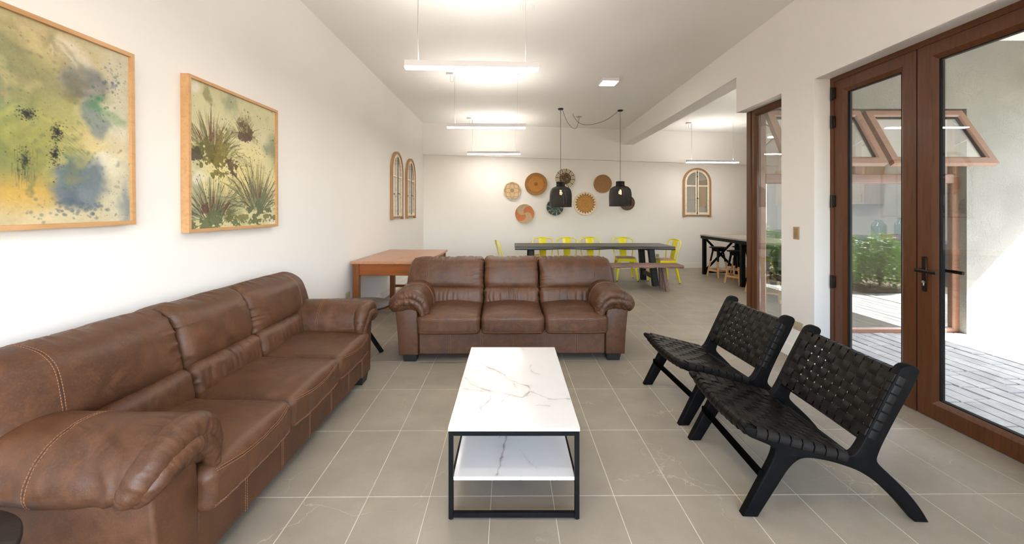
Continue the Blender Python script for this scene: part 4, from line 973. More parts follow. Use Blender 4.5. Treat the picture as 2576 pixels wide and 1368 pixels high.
# ------------------------------------------------------------------ strip lamps, pendants, ceiling fittings
def strip_lamp():
    l = thing('pendant_strip_light', '', 'lamp')
    MB().box(-.567, .567, -.034, .034, .014, .064, .002).done('housing', 'lamp_white', l)
    tag(MB().box(-.565, .565, -.032, .032, .0, .0138, .001).done('diffuser', 'led', l), 'glowing white diffuser')
    tag(MB().box(-.555, .555, -.030, .030, .0600, .0643, .0).done('added_uplight', 'led_up_fill', l), 'glowing strip added on the top face to light the ceiling')  # glowing top face added to brighten the ceiling
    for x in (-.455, .455): MB().cyl((x, 0, .064), (x, 0, .082), .005, 8).done('cable_grip', 'steel', l)
    return l
sl = strip_lamp()
def hang(o, x, y, z, rz):
    xf = []
    for s, ch in ((-1, .0), (1, .0)):
        px, py = x + s * .455 * math.cos(rz), y + s * .455 * math.sin(rz); top = cz(px, py)
        MB().tube([(s * .455, 0, .08), (s * .455, 0, top - z)], .0014, 6).done('suspension_cable', 'cable_grey', o)
        if s < 0:
            MB().box(s * .455 - .125, s * .455 - .025, -.03, .03, top - z - .034, top - z, .006).done('driver_box', 'lamp_white', o)
            MB().tube(smooth_path([(s * .455 - .07, 0, top - z - .03), (s * .455 - .065, 0, top - z - .11), (s * .455 - .03, 0, top - z - .13), (s * .455 - .004, 0, top - z - .06), (s * .455 - .004, .002, .3), (s * .455 + .004, .003, .07)], 40), .0022, 6).done('power_cord', 'cable_grey', o)
        else: MB().cyl((s * .455, 0, top - z - .012), (s * .455, 0, top - z), .014, 12).done('ceiling_hook', 'lamp_white', o)
lamps = [(-.332, 3.50, 2.586, .045, 'large white hanging strip light above the marble coffee table'), (-.360, 5.97, 2.580, .02, 'white hanging strip light, second in the row from the camera'), (-.372, 8.80, 2.585, .01, 'white hanging strip light close to the back wall, third in the row'),
         (4.37, 8.93, 2.42, .03, 'white hanging strip light in the wing above the bar table'), (4.5, 6.3, 2.50, .03, 'white hanging strip light above the bar stools behind the kitchen window'), (-.32, 1.0, 2.586, .03, 'white hanging strip light added overhead out of view to help light the room')]  # last lamp is an added one, out of view, for extra room light
base_children = list(sl.children); firsts = []
for i, (x, y, z, r, lb) in enumerate(lamps):
    if i == 0: o = sl; o.location = (x, y, z); o.rotation_euler = (0, 0, r); o['label'] = lb; o['group'] = 'hanging strip lights'; firsts.append(o)
    else: firsts.append(dup(sl, (x, y, z), r, lb, 'hanging strip lights'))
for o, (x, y, z, r, lb) in zip(firsts, lamps): hang(o, x, y, z, r)
sq = thing('ceiling_light', 'square white ceiling light glowing near the ceiling beam', 'lamp', (1.47, 6.20, cz(1.47, 6.2)), .05)
MB().box(-.125, .125, -.125, .125, -.05, .0, .004).done('housing', 'lamp_white', sq); tag(MB().box(-.112, .112, -.112, .112, -.056, -.0505).done('diffuser', 'spot_panel', sq), 'glowing diffuser')
mb = MB(); mb.box(-.012, .012, -.05, .05, -.022, 0, .004); mb.box(.10, .124, -.05, .05, -.012, 0, .003)
tag(mb.done('ceiling_box', 'lamp_white', None, loc=(.10, 4.02, cz(.1, 4.0))), 'small white junction box on the ceiling above the large strip light', 'junction box')

pn = thing('pendant_lamp', '', 'lamp')
prof = smooth_path([(.078, .478), (.080, .452), (.082, .405), (.098, .392), (.150, .372), (.190, .330), (.207, .265), (.212, .190), (.211, .110), (.209, .040), (.208, .0)], 84)
n = 192; V = []; 
for side in (0, 1):
    for i, (r, z) in enumerate(prof):
        for k in range(n):
            q = (1 if (k + i) % 2 else -1) * .0012; rr = r + q - side * .005; V.append((rr * math.cos(2 * PI * k / n), rr * math.sin(2 * PI * k / n), z))
F = []; m_ = len(prof); hole = lambda i, k: (k % 3 == 0 and i % 3 == (k // 3) % 3 and 8 < i < 80)
for i in range(m_ - 1):
    for k in range(n):
        if hole(i, k): continue
        k2 = (k + 1) % n; F.append((i * n + k, i * n + k2, (i + 1) * n + k2, (i + 1) * n + k)); o = m_ * n; F.append((o + i * n + k, o + (i + 1) * n + k, o + (i + 1) * n + k2, o + i * n + k2))
mk('woven_shade', V, F, 'weave', pn, smooth=False, kind='stuff')
mb = MB(); mb.tube([(.209 * math.cos(a), .209 * math.sin(a), .004) for a in np.linspace(0, 2 * PI, 64, endpoint=False)], .0055, 8, closed=True); mb.tube([(.079 * math.cos(a), .079 * math.sin(a), .478) for a in np.linspace(0, 2 * PI, 32, endpoint=False)], .004, 8, closed=True); mb.done('rim', 'weave', pn)
tag(MB().lathe([(.004, .225), (.020, .232), (.030, .255), (.030, .275), (.018, .305), (.013, .325)], 20).done('bulb', 'bulb', pn), 'glowing warm bulb')
MB().lathe([(.014, .325), (.018, .33), (.018, .385), (.006, .395)], 16).done('lamp_socket', 'cord_black', pn)
MB().tube(smooth_path([(-.05, 0, .478), (-.042, 0, .515), (0, 0, .535), (.042, 0, .515), (.05, 0, .478)], 20), .0022, 6).done('wire_handle', 'steel', pn)
feed = Vector((1.41, 8.55, cz(1.41, 8.55)))
def dress(o, x, y, z, sag):
    top = cz(x, y) - z
    MB().tube([(0, 0, .39), (0, 0, top - .02)], .0036, 8).done('cord', 'cord_black', o)
    MB().lathe([(.045, top - .022), (.052, top - .016), (.052, top)], 28).done('ceiling_rose', 'cord_black', o)
    f = feed - Vector((x, y, z)); a = Vector((.03 if f.x > 0 else -.03, 0, top - .014)); b = f + Vector((0, 0, -.05)); m1 = a.lerp(b, .28); m2 = a.lerp(b, .62)
    MB().tube(smooth_path([a, (m1.x, m1.y, top - sag * .72), (m2.x, m2.y, top - sag), (a.lerp(b, .86).x, a.lerp(b, .86).y, top - sag * .82), b, f + Vector((0, 0, -.005))], 60), .0036, 8).done('swag_cord', 'cord_black', o)
pn.location = (.952, 7.92, 1.453); pn['label'] = 'black woven pendant lamp above the left half of the dining table'; pn['group'] = 'black woven pendant lamps'
p2 = dup(pn, (2.112, 7.97, 1.468), .4, 'black woven pendant lamp above the right half of the dining table', 'black woven pendant lamps')
dress(pn, .952, 7.92, 1.453, .30); dress(p2, 2.112, 7.97, 1.468, .25)
tag(MB().lathe([(.055, -.012), (.062, -.006), (.062, .0)], 28).done('ceiling_outlet', 'cable_grey', None, loc=feed), 'round pale ceiling outlet feeding the two pendant cords', 'outlet')

# ------------------------------------------------------------------ woven baskets on the back wall
def basket(x, z, r, kind, label, dpt=.05):
    nr, na = 46, 120; rr = np.linspace(0, 1, nr)[1:]; th = np.linspace(0, 2 * PI, na, endpoint=False)
    Rg, Tg = np.meshgrid(rr, th, indexing='ij'); U, Vv = Rg * np.cos(Tg), Rg * np.sin(Tg)
    coil = np.abs(np.sin(Rg * PI * 14)); wob = fbm(U * 12, Vv * 12, r * 50, 3)
    c = lambda *a: np.array(rgb(*a)); col = np.zeros(Rg.shape + (3,))
    def put(mask, cc): 
        mk_ = np.clip(mask, 0, 1)[..., None]; col[:] = col * (1 - mk_) + cc * mk_
    if kind == 'flower':
        put(np.ones_like(Rg), c(206, 178, 140)); pet = .60 + .22 * np.cos(4 * Tg); put(np.exp(-((Rg - pet) / .035) ** 2), c(122, 96, 60)); put((Rg < .26) * (np.sin(Tg * 16) * np.sin(Rg * 70) > -.2) * .8, c(120, 92, 66))
        arc = .98 - .16 * np.abs(np.cos(4 * Tg + PI / 2)); put(np.exp(-((Rg - arc) / .03) ** 2), c(122, 96, 60)); put((Rg < pet) * (np.sin(Tg * 30) > .5) * .35, c(168, 136, 104))
    elif kind == 'brown':
        put(np.ones_like(Rg), c(176, 120, 56)); put((Rg > .78) * 1., c(152, 108, 62)); put((Rg < .17) * (np.cos(Tg * 8) > -.2), c(96, 64, 32)); put(np.exp(-((Rg - .74) / .04) ** 2) * (np.sin(Tg * 40 + 8 * wob) > -.2), c(110, 76, 40))
    elif kind == 'radial':
        put(np.ones_like(Rg), c(222, 208, 186)); put((Rg > .62) * (np.sin(Tg * 36) > .05), c(74, 60, 48)); put((Rg <= .62) * 1., c(84, 66, 46)); put((Rg <= .60) * (wob > .12), c(150, 126, 96))
    elif kind == 'plain': put(np.ones_like(Rg), c(160, 120, 74)); put((np.sin(Rg * 38) > .3) * .5, c(120, 86, 50))
    elif kind == 'spiral':
        put(np.ones_like(Rg), c(196, 170, 140)); put((np.sin(Tg * 26 + Rg * 8) * np.sin(Rg * 60) > .15) * .5, c(150, 120, 90)); put((np.sin(2 * Tg + 3.2 * Rg - 1.9) > .06) * 1., c(196, 122, 74))
    elif kind == 'teal':
        put(np.ones_like(Rg), c(30, 84, 88)); put((np.abs(np.sin(Tg * 5 + .6 * np.sin(Rg * 9))) < .20) * (Rg > .3), c(206, 176, 136)); put((np.abs(np.sin(Rg * 9 + 1)) < .25) * (wob > .05), c(92, 44, 32)); put((np.abs(np.sin(Tg * 5 + PI / 4)) < .1) * (np.sin(Rg * 60) > 0), c(206, 176, 136))
    elif kind == 'sun':
        put(np.ones_like(Rg), c(232, 220, 196)); saw = np.abs(((Tg * 22 / (2 * PI)) % 1) * 2 - 1); put((Rg < .72 + .20 * (1 - saw)) * 1., c(160, 112, 58)); put((Rg < .71) * 1., c(198, 146, 78)); put((Rg < .70) * (np.sin(Rg * 60) > .35) * .7, c(140, 94, 46))
    else: put(np.ones_like(Rg), c(110, 88, 72)); put((np.sin(Rg * 30) > 0) * .6, c(60, 48, 40)); put((np.sin(Tg * 60) > .3) * .3, c(190, 168, 146))
    col *= (.86 + .14 * coil)[..., None] * (1 + .12 * wob)[..., None]
    edge = 1 + (.012 * fbm(np.cos(th) * 4, np.sin(th) * 4, r * 30, 3) if kind in ('brown', 'plain') else 0 * th)
    H = -.012 - dpt * .35 - dpt * .55 * Rg ** 3 - .0035 * coil
    V = [(0, -.012 - dpt * .35, 0)]; cols = [col[0].mean(0)]
    for i in range(nr - 1):
        for k in range(na): V.append((U[i, k] * r * edge[k], H[i, k], Vv[i, k] * r * edge[k])); cols.append(col[i, k])
    base = len(V)
    for k in range(na): V.append((math.cos(th[k]) * r * edge[k] * .99, -.006, math.sin(th[k]) * r * edge[k] * .99)); cols.append(col[-1, k] * .9)
    F = [(0, 1 + (k + 1) % na, 1 + k) for k in range(na)] + [(1 + i * na + k, 1 + i * na + (k + 1) % na, 1 + (i + 1) * na + (k + 1) % na, 1 + (i + 1) * na + k) for i in range(nr - 2) for k in range(na)]
    o_ = 1 + (nr - 2) * na; F += [(o_ + k, o_ + (k + 1) % na, base + (k + 1) % na, base + k) for k in range(na)] + [tuple(base + k for k in range(na))]
    o = MB().add(V, F); ob = mk('wall_basket', o.v, o.f, 'basketry', None, True, 50, (x, yb(x) - .001, z), (0, 0, math.atan(.08)), cols=np.array(cols))
    bm = bmesh.new(); bm.from_mesh(ob.data); bmesh.ops.recalc_face_normals(bm, faces=bm.faces); bm.to_mesh(ob.data); bm.free()
    tag(ob, label, 'basket', 'woven baskets on the back wall')
def onwall(px, py):
    x = 0.0
    for _ in range(8): Y = yb(x) - .04; x = (px - CX) * Y / FPX
    return x, CAMZ - (py - HY) * Y / FPX, Y / FPX
for px, py, r, kd, lb in ((1288.2, 479, 21.2, 'flower', 'small beige basket with a four-petal flower outline on the back wall'), (1348, 462.8, 28.2, 'brown', 'large plain honey-brown round basket on the back wall'), (1421.4, 449, 24.6, 'radial', 'basket with dark centre and black-and-white striped rim behind a pendant'),
                         (1516, 462, 22.8, 'plain', 'mid-brown coiled round basket between the two pendants'), (1319.5, 537.3, 23.7, 'spiral', 'beige basket with an orange swirl, lowest on the back wall'), (1396, 520.7, 21.2, 'teal', 'teal patterned basket partly hidden by a pendant shade'),
                         (1472, 511.7, 29.4, 'sun', 'cream basket with a brown sunburst, largest on the back wall'), (1578, 510, 18.6, 'dark', 'dark grey-brown basket peeking out behind the right pendant')):
    x, z, s_ = onwall(px, py); basket(x, z, r * s_, kd, lb)

# ------------------------------------------------------------------ arched shutter mirrors
def arch(w, h, n=28, x0=0.0):
    r = w / 2; return [(-r, 0)] + [(-r * math.cos(a), h - r + r * math.sin(a)) for a in np.linspace(0, PI, n)] + [(r, 0)]
def band(mb, A, B, y0, y1):
    n = len(A); V = [(a, y, b) for y in (y0, y1) for P in (A, B) for a, b in P]
    F = []
    for i in range(n - 1): F += [(i, i + 1, n + i + 1, n + i), (2 * n + i, 3 * n + i, 3 * n + i + 1, 2 * n + i + 1), (i, 2 * n + i, 2 * n + i + 1, i + 1), (n + i, n + i + 1, 3 * n + i + 1, 3 * n + i)]
    F += [(0, n, 3 * n, 2 * n), (n - 1, 3 * n - 1, 4 * n - 1, 2 * n - 1)]
    return mb.add(V, F)
def arched_mirror():
    m_ = thing('arched_mirror', '', 'mirror'); W, H = .70, 1.15
    mb = MB(); band(mb, arch(W, H), arch(W - .085, H - .0425), -.042, -.002); mb.box(-W / 2, -W / 2 + .055, -.048, -.002, -.03, .0, .003); mb.box(W / 2 - .055, W / 2, -.048, -.002, -.03, .0, .003); mb.box(-W / 2 + .04, W / 2 - .04, -.040, -.002, -.002, .022, .003)
    mb.done('frame', 'worn_brown', m_)
    w2_, h2 = W - .085, H - .0425 - .022
    for s in (-1, 1):
        full = arch(w2_ - .004, h2, 40); inn = arch(w2_ - .10, h2 - .05, 40)
        half = [(a, b + .022) for a, b in full if s * a > .004]; hin = [(a, b + .022) for a, b in inn if s * a > .03]
        zt = max(b for a, b in half); zi = max(b for a, b in hin)
        mb = MB(); k = min(len(half), len(hin))
        def rs(P): P = np.array(P); S = np.concatenate([[0], np.cumsum(np.hypot(*np.diff(P, axis=0).T))]); q = np.linspace(0, S[-1], 30); return [(float(np.interp(t_, S, P[:, 0])), float(np.interp(t_, S, P[:, 1]))) for t_ in q]
        band(mb, rs(half), rs(hin), -.030, -.006)
        mb.box(min(s * .006, s * .042), max(s * .006, s * .042), -.032, -.006, .022, zt - .004, .003); mb.box(min(s * .02, s * (w2_ / 2 - .02)), max(s * .02, s * (w2_ / 2 - .02)), -.030, -.006, .022, .075, .003); mb.box(min(s * .03, s * (w2_ / 2 - .02)), max(s * .03, s * (w2_ / 2 - .02)), -.028, -.008, .700, .732, .003)
        sh = mb.done('shutter', 'cream_paint', m_, angle=30)
        P = [(s * .03, .05)] + [(a, b + .02) for a, b in (inn if s > 0 else inn) if s * a > .03] + ([] if s > 0 else []); P = [(a, b) for a, b in P]
        if s < 0: P = P[1:] + [(s * .03, zi), (s * .03, .05)]
        else: P = [(s * .03, zi)] + P[1:] + [(s * .03, .05)]
        n = len(P); mk('mirror_pane', [(a, -.012, b) for a, b in P] + [(a, -.008, b) for a, b in P], [tuple(range(n)), tuple(range(2 * n - 1, n - 1, -1))] + [(i, (i + 1) % n, n + (i + 1) % n, n + i) for i in range(n)], 'mirror', sh, smooth=False)
    mb = MB(); mb.box(-.005, .005, -.0335, -.010, .024, H - .06); mb.tube([(0, -.038, .05), (0, -.038, 1.05)], .0045, 8)
    for z in (.06, .42, .94, 1.04): mb.box(-.012, .012, -.043, -.030, z - .014, z + .014, .002)
    mb.tube([(0, -.045, .42), (.0, -.06, .42), (.03, -.062, .40)], .005, 8); mb.done('bolt', 'bronze_dark', m_)
    return m_
am = arched_mirror()
x, z, s_ = onwall(1754, 544); am.location = (x, yb(x) - .001, 1.262); am.rotation_euler = (0, 0, math.atan(.08)); am['label'] = 'arched shutter mirror on the back wall above the bar table'; am['group'] = 'arched shutter mirrors'
dup(am, (XL + .001, 7.19, 1.262), PI / 2, 'arched shutter mirror on the side wall, taller-looking one nearer the desk', 'arched shutter mirrors')
dup(am, (XL + .001, 8.16, 1.262), PI / 2, 'arched shutter mirror on the side wall close to the room corner', 'arched shutter mirrors')

# ------------------------------------------------------------------ paintings
def canvas_grid(n): return np.meshgrid(np.linspace(0, 1, n), np.linspace(0, 1, n), indexing='ij')
class Art:
    def __init__(s, n, base): s.n = n; s.U, s.V = canvas_grid(n); s.c = np.ones((n, n, 3)) * np.array(rgb(*base)); s.wu = .03 * fbm(s.U * 5, s.V * 5, 2); s.wv = .03 * fbm(s.U * 5, s.V * 5, 8); s.w14 = fbm(s.U * 14, s.V * 14, 0)
    def over(s, m, col): m = np.clip(m, 0, 1)[..., None]; s.c = s.c * (1 - m) + np.array(rgb(*col)) * m
    def blob(s, u, v, ru, rv, col, a=1., soft=.5, warp=1., seed=0):
        n = s.n; pu, pv = ru * (1 + soft) + .05 * warp, rv * (1 + soft) + .05 * warp
        i0, i1, j0, j1 = int(max(0, (u - pu) * n)), int(min(n, (u + pu) * n + 2)), int(max(0, (v - pv) * n)), int(min(n, (v + pv) * n + 2))
        if i1 <= i0 or j1 <= j0: return
        q = (slice(i0, i1), slice(j0, j1)); d = np.sqrt(((s.U[q] + s.wu[q] * warp * 2 + .02 * warp * s.w14[q] - u) / ru) ** 2 + ((s.V[q] + s.wv[q] * warp * 2 - v) / rv) ** 2)
        t_ = np.clip((1 + soft - d) / (2 * soft), 0, 1); m = (a * t_ * t_ * (3 - 2 * t_))[..., None]; s.c[q] = s.c[q] * (1 - m) + np.array(rgb(*col)) * m
    def dot(s, u, v, r, col, a=1.):
        n = s.n; i0, i1 = int(max(0, (u - r * 1.6) * n)), int(min(n, (u + r * 1.6) * n + 2)); j0, j1 = int(max(0, (v - r * 1.6) * n)), int(min(n, (v + r * 1.6) * n + 2))
        if i1 <= i0 or j1 <= j0: return
        d = np.hypot(s.U[i0:i1, j0:j1] - u, s.V[i0:i1, j0:j1] - v); m = (np.clip((r * 1.25 - d) / (r * .5 + .0012), 0, 1) * a)[..., None]; s.c[i0:i1, j0:j1] = s.c[i0:i1, j0:j1] * (1 - m) + np.array(rgb(*col)) * m
    def stroke(s, u0, v0, u1, v1, w0, w1, col, a=.9):
        n = s.n; w = max(w0, w1) * 1.5; i0, i1 = int(max(0, (min(u0, u1) - w) * n)), int(min(n, (max(u0, u1) + w) * n + 2)); j0, j1 = int(max(0, (min(v0, v1) - w) * n)), int(min(n, (max(v0, v1) + w) * n + 2))
        if i1 <= i0 or j1 <= j0: return
        U, V_ = s.U[i0:i1, j0:j1], s.V[i0:i1, j0:j1]; du, dv = u1 - u0, v1 - v0; t_ = np.clip(((U - u0) * du + (V_ - v0) * dv) / (du * du + dv * dv + 1e-9), 0, 1)
        d = np.hypot(U - u0 - t_ * du, V_ - v0 - t_ * dv); wd = w0 + (w1 - w0) * t_; m = (np.clip((wd * 1.2 - d) / (wd * .5 + .001), 0, 1) * a)[..., None]; s.c[i0:i1, j0:j1] = s.c[i0:i1, j0:j1] * (1 - m) + np.array(rgb(*col)) * m
def painting(name, label, y0, y1, z0, z1, art, rot):
    w, h = y1 - y0, z1 - z0
    p = thing(name, label, 'painting', (XL + .0015, (y0 + y1) / 2, (z0 + z1) / 2)); p.rotation_euler = (rot, 0, 0); p['group'] = 'framed paintings'
    MB().ring(-w / 2, w / 2, -h / 2, h / 2, [(0, 0), (0, .050), (.020, .050), (.021, .034), (.021, 0)], lambda u, v, d: (d, u, v)).done('frame', 'oak_frame', p, angle=25)
    n = art.n; cw, chh = w - .040, h - .040
    V = np.stack([np.full((n, n), .036), (art.U - .5) * cw, (.5 - art.V) * chh], -1).reshape(-1, 3)
    V[:, 0] += .0012 * fbm(art.U * 30, art.V * 30, 1, 2).ravel()
    I, J = np.meshgrid(np.arange(n - 1), np.arange(n - 1), indexing='ij'); q = (I * n + J).ravel(); F = np.stack([q, q + 1, q + n + 1, q + n], 1)
    mk('canvas', V, F, 'canvas', p, smooth=True, angle=180, cols=art.c.reshape(-1, 3))
    MB().box(.004, .030, -w / 2 + .02, w / 2 - .02, -h / 2 + .02, h / 2 - .02).done('backing_board', 'oak_frame', p)
    return p
r_ = random.Random(11); g = r_.gauss
a = Art(400, (200, 190, 156)); B = a.blob
B(.30, .12, .50, .22, (172, 158, 114), .8, .8); B(.52, .20, .2, .14, (160, 148, 104), .7, .9, 1.5); B(.62, .10, .16, .07, (206, 184, 134), .7, .8); B(.97, .5, .10, .7, (206, 202, 182), .7, .8); B(.62, .42, .20, .20, (186, 178, 116), .75, .8); B(.38, .42, .22, .24, (104, 124, 84), .9, .8); B(.43, .44, .09, .09, (92, 132, 104), .6, .8)
B(.52, .34, .12, .12, (136, 130, 92), .7, .8, 1.5); B(.55, .60, .22, .18, (164, 158, 84), .75, .8); B(.42, .68, .2, .16, (116, 124, 68), .8, .8); B(.50, .84, .20, .09, (204, 164, 76), .85, .7); B(.66, .66, .08, .18, (182, 174, 100), .5, .9); B(.79, .56, .10, .07, (212, 188, 126), .6, .8); B(.52, .93, .2, .06, (206, 180, 116), .7, .8)
B(.87, .60, .10, .08, (218, 200, 150), .6, .8); B(.83, .69, .07, .05, (226, 220, 196), .95, .5, 1.6); B(.70, .10, .08, .055, (224, 216, 192), .8, .7, 1.5); B(.90, .45, .05, .12, (214, 206, 180), .7, .7)
B(.745, .225, .112, .118, (122, 124, 124), .95, .28, 1.3); B(.70, .32, .06, .08, (110, 104, 80), .75, .6, 1.6); B(.72, .20, .05, .06, (104, 106, 104), .6, .7, 2); B(.765, .235, .05, .055, (160, 150, 140), .6, .7, 2); B(.83, .33, .05, .07, (120, 140, 112), .6, .6, 2); B(.815, .44, .058, .115, (128, 138, 132), .92, .30, 1.6); B(.865, .385, .055, .035, (62, 132, 88), .65, .7, 2); B(.835, .32, .025, .05, (58, 122, 78), .6, .8, 2)
B(.745, .80, .125, .150, (104, 118, 128), .97, .26, 1.3); B(.70, .87, .06, .06, (84, 100, 114), .6, .7, 2); B(.80, .86, .06, .07, (124, 134, 142), .6, .6, 2); B(.75, .74, .07, .05, (92, 106, 112), .5, .7, 2); B(.97, .90, .03, .12, (116, 132, 142), .8, .7); B(.42, .30, .04, .05, (62, 118, 88), .5, .8); B(.66, .96, .2, .035, (214, 202, 168), .7, .8)
for k in range(26): B(r_.uniform(.42, .72), r_.uniform(.06, .40), r_.uniform(.012, .04), r_.uniform(.012, .04), r_.choice(((120, 112, 80), (196, 180, 128), (150, 138, 96))), .45, .8, 2.5)
for k in range(30): B(r_.uniform(.42, .75), r_.uniform(.40, .80), r_.uniform(.012, .05), r_.uniform(.012, .05), r_.choice(((112, 120, 66), (186, 178, 100), (92, 110, 74), (150, 146, 76))), .4, .8, 2.5)
for k in range(26): a.dot(.84 + g(0, .03), .18 + abs(g(0, .13)), abs(g(.003, .003)) + .0015, (52, 118, 84), .7)
for k in range(70): a.dot(.91 + g(0, .025), .19 + g(0, .05), abs(g(.0035, .003)) + .001, r_.choice(((96, 112, 140), (84, 98, 118))), .6)
for (u, v, su, sv, nn) in ((.515, .465, .020, .016, 420), (.635, .53, .016, .020, 380), (.625, .645, .017, .042, 420), (.505, .69, .014, .03, 260)):
    for k in range(nn): q = abs(g(0, 1)) ** 1.3; t_ = r_.random() * 6.283; a.dot(u + su * q * math.cos(t_), v + sv * q * math.sin(t_), abs(g(.0014, .0012)) + .0007, (24, 26, 26), .92)
    B(u, v, su * .5, sv * .45, (34, 38, 34), .65, .9, 2)
for k in range(90): u = .50 + g(0, .018); v = .62 + r_.random() * .16; a.stroke(u, v, u + g(0, .002), v + .03 + r_.random() * .05, .0015, .0006, (44, 58, 40), .5)
for k in range(520): a.dot(r_.uniform(.42, 1), r_.uniform(.04, .97), abs(g(.0014, .0016)) + .0007, r_.choice(((94, 100, 88), (84, 108, 92), (120, 110, 84), (76, 84, 76))), .5)
for k in range(60): u = r_.uniform(.45, .95); v = r_.uniform(.1, .95); B(u, v, .007, .008, (88, 98, 88), .4, .8, 1)
for k in range(90): a.dot(.70 + g(0, .10), .93 + g(0, .03), abs(g(.004, .004)) + .001, (84, 100, 112), .55)
for k in range(16): u = .70 + g(0, .05); v = .55 + g(0, .06); a.stroke(u, v, u + .035, v + .03, .004, .0015, (70, 128, 82), .45)
for k in range(9): a.stroke(.945 + k * .005, .965 + g(0, .003), .949 + k * .005, .965 + g(0, .004), .001, .001, (46, 44, 38), .9)
a.c *= (1 + .12 * fbm(a.U * 20, a.V * 20, 4) + .08 * fbm(a.U * 70, a.V * 70, 9, 2) + .05 * vn(a.U * 170, a.V * 170, 1))[..., None] * .84; a.c = np.clip(a.c, 0.01, 1)
painting('painting', 'large abstract painting of green, ochre and blue-grey washes above the near sofa end', 1.185, 2.150, 1.310, 2.196, a, .011)
a = Art(400, (214, 206, 162)); B = a.blob
B(.5, .10, .5, .14, (190, 186, 148), .6, .8, 2); B(.5, .95, .6, .10, (200, 194, 150), .6, .8); B(.82, .25, .2, .12, (208, 200, 162), .8, .8, 2); B(.40, .10, .07, .11, (140, 146, 116), .75, .6, 2); B(.17, .10, .03, .07, (134, 132, 84), .8, .5, 2); B(.94, .36, .09, .16, (118, 128, 104), .8, .6, 2); B(.04, .76, .06, .22, (138, 148, 130), .7, .7, 2); B(.05, .05, .05, .04, (230, 226, 210), .8, .6); B(.04, .66, .05, .05, (234, 230, 218), .9, .4, 2); B(.95, .97, .05, .05, (226, 224, 212), .7, .5); B(.5, .62, .35, .2, (222, 206, 140), .8, .8); B(.12, .60, .12, .04, (232, 226, 196), .8, .6, 2); B(.72, .45, .2, .06, (226, 214, 160), .7, .8, 2)
def tuft(u, v, su, n, top, spread, cols, w=.0045, al=(.4, .85)):
    for k in range(n):
        x = u + g(0, su); q = (x - u) / su; L = top * r_.uniform(.25, 1.0); s0 = r_.random() * .35; m_ = .5 + .2 * r_.random()
        ang = q * spread * .8 + g(0, .2); bend = ang + q * .25 + g(0, .1); wd = w * r_.uniform(.4, 1.5); c_ = r_.choice(cols); q_ = r_.uniform(*al)
        x0, y0 = x + math.sin(ang) * L * s0, v - math.cos(ang) * L * s0; x1, y1 = x + math.sin(ang) * L * m_, v - math.cos(ang) * L * m_; x2, y2 = x1 + math.sin(bend) * L * (1 - m_), y1 - math.cos(bend) * L * (1 - m_)
        a.stroke(x0, y0, x1, y1, wd * .7, wd, c_, q_); a.stroke(x1, y1, x2, y2, wd, wd * .3, c_, q_)
        if r_.random() < .2: a.dot(x2, y2, wd * r_.uniform(.7, 1.3), c_, q_)
def mass(u, v, ru, rv, col, seed, al=.92):
    n = a.n; i0, i1, j0, j1 = int(max(0, (u - 2 * ru) * n)), int(min(n, (u + 2 * ru) * n + 2)), int(max(0, (v - 2 * rv) * n)), int(min(n, (v + 2 * rv) * n + 2))
    q = (slice(i0, i1), slice(j0, j1)); U, V_ = a.U[q], a.V[q]
    d = ((U - u) / ru) ** 2 + ((V_ - v) / rv) ** 2 + 2.6 * fbm(U * 13, V_ * 16, seed) + 1.3 * fbm(U * 45, V_ * 60, seed + 3, 3); t_ = 1 + .25 * fbm(U * 25, V_ * 25, seed + 5, 3)
    m = np.clip((.75 - d) / .12, 0, 1) * al; a.c[q] = a.c[q] * (1 - m[..., None]) + np.array(rgb(*col)) * t_[..., None] * m[..., None]
G1 = ((96, 98, 40), (126, 122, 56), (80, 84, 52), (136, 134, 84)); RD = ((96, 36, 34), (80, 46, 36), (116, 52, 44), (70, 50, 34)); G2 = ((84, 92, 72), (104, 114, 90), (62, 72, 54), (70, 60, 44), (128, 130, 84)); WA = ((150, 148, 104), (164, 160, 116), (136, 140, 104), (176, 170, 124))
tuft(.57, .32, .045, 30, .24, .8, WA, .018, (.2, .45)); tuft(.57, .29, .035, 60, .19, .7, ((140, 136, 92), (104, 88, 58), (126, 120, 80)), .007); mass(.57, .245, .085, .055, (92, 70, 44), 3); mass(.565, .285, .07, .035, (80, 56, 40), 4); mass(.60, .17, .06, .07, (140, 138, 100), 2, .6); mass(.52, .20, .03, .05, (120, 112, 70), 31, .7)
tuft(.22, .52, .09, 36, .36, .7, WA, .020, (.2, .45)); tuft(.22, .50, .075, 80, .38, .75, G1, .006); tuft(.20, .42, .09, 80, .30, .8, RD, .0036); mass(.24, .52, .17, .085, (108, 98, 34), 6); mass(.15, .47, .09, .07, (94, 88, 36), 9); mass(.43, .545, .07, .055, (80, 54, 36), 7); mass(.05, .50, .06, .04, (66, 60, 44), 8); mass(.29, .45, .07, .12, (118, 106, 40), 12, .8); mass(.36, .40, .05, .08, (134, 124, 60), 28, .7)
tuft(.22, .95, .09, 40, .34, .8, WA, .018, (.2, .45)); tuft(.22, .94, .07, 120, .34, .85, G2, .0052); tuft(.20, .90, .07, 50, .27, .85, RD, .0032); mass(.23, .93, .14, .05, (88, 98, 64), 14); mass(.41, .93, .07, .05, (102, 98, 50), 15); mass(.13, .87, .05, .05, (92, 60, 48), 34, .8)
tuft(.74, .88, .09, 46, .40, .75, WA, .020, (.2, .45)); tuft(.74, .86, .07, 140, .42, .80, G2, .0054); tuft(.76, .80, .08, 56, .30, .85, RD, .0032); mass(.74, .86, .16, .065, (84, 94, 66), 17); mass(.84, .80, .06, .08, (104, 112, 84), 33, .7)
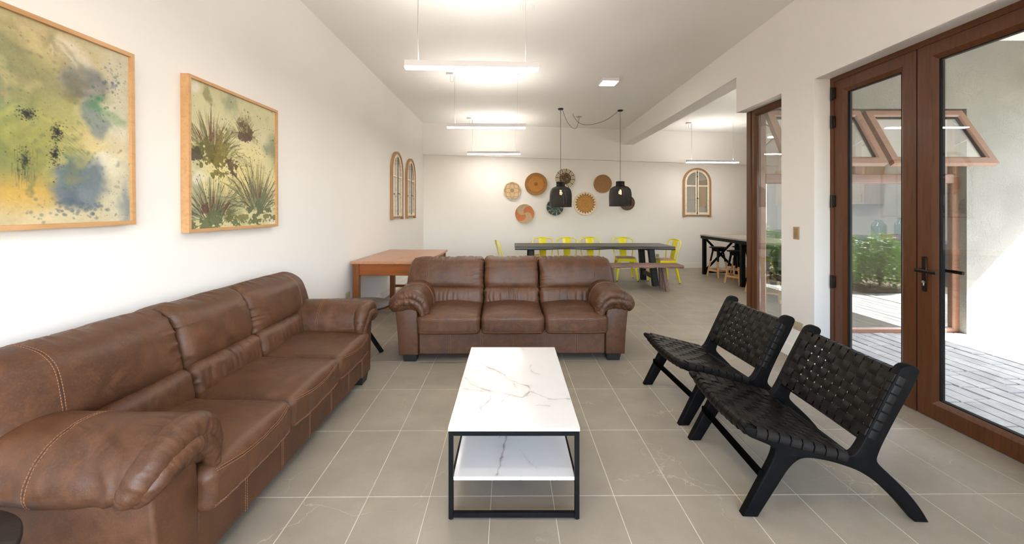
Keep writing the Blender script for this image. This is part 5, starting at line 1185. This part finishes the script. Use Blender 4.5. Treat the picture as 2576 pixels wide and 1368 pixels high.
mass(.12, .975, .18, .035, (96, 106, 70), 21); mass(.62, .968, .24, .026, (98, 106, 64), 22); mass(.92, .94, .09, .035, (108, 110, 64), 23); mass(.55, .93, .07, .02, (116, 114, 68), 24); mass(.88, .10, .03, .03, (190, 184, 140), 25, .6)
for k in range(1100): a.dot(.50 + g(0, .24), .58 + g(0, .16), abs(g(.0016, .0020)) + .0006, r_.choice(((96, 84, 40), (78, 58, 36), (120, 104, 50), (84, 38, 34), (66, 56, 38))), .85)
for k in range(220): a.dot(r_.random(), r_.random(), abs(g(.002, .0024)) + .0008, r_.choice(((96, 84, 40), (70, 50, 36), (96, 36, 34))), .8)
for k in range(7): a.stroke(.93 + k * .005, .972 + g(0, .003), .934 + k * .005, .972 + g(0, .004), .001, .001, (46, 44, 38), .9)
a.c *= (1 + .09 * fbm(a.U * 18, a.V * 18, 4) + .05 * fbm(a.U * 70, a.V * 70, 4, 2))[..., None] * .88; a.c = np.clip(a.c, 0.01, 1)
painting('painting', 'smaller painting of spiky grass tufts on pale yellow above the wall sofa', 2.506, 3.467, 1.2535, 2.226, a, .004)

# ------------------------------------------------------------------ switches and outlets
def plate(name, label, cat, loc, rz, w, h, keys, vertical=True, mat='plate_bronze'):
    p = thing(name, label, cat, loc, rz); MB().box(-w / 2, w / 2, -.009, -.0005, -h / 2, h / 2, .003).done('cover_plate', mat, p)
    for k in range(keys):
        if vertical: z0 = -h / 2 + .012 + k * (h - .024) / keys; MB().box(-w * .26, w * .26, -.012, -.009, z0 + .001, z0 + (h - .024) / keys - .001, .001).done('key', 'plate_key' if mat == 'plate_bronze' else mat, p)
        else: x0 = -w / 2 + .02 + k * (w - .04) / keys; MB().box(x0 + .001, x0 + (w - .04) / keys - .001, -.012, -.009, -h * .28, h * .28, .001).done('key', mat, p)
    return p
plate('light_switch', 'bronze four-key light switch on the white pier beside the glass door', 'switch', (XR, 3.833, 1.178), -PI / 2, .077, .116, 4)
plate('wall_outlet', 'bronze wall outlet low on the white pier behind the lounge chairs', 'outlet', (XR, 3.81, .318), -PI / 2, .125, .078, 2, False, 'plate_gold')
plate('wall_outlet', 'gold wall outlet low on the side wall by the oak desk leg', 'outlet', (XL, 5.06, .343), PI / 2, .12, .078, 2, False, 'plate_gold')
x, z, s_ = onwall(1350, 643.5); plate('wall_outlet', 'pale wall outlet on the back wall under the dining table', 'outlet', (x, yb(x), z), math.atan(.08), .12, .078, 2, False, 'plate_gold')
x, z, s_ = onwall(1655, 643); plate('wall_outlet', 'pale wall outlet on the back wall beside the sideways yellow chair', 'outlet', (x, yb(x), z), math.atan(.08), .075, .075, 1, False, 'plate_gold')
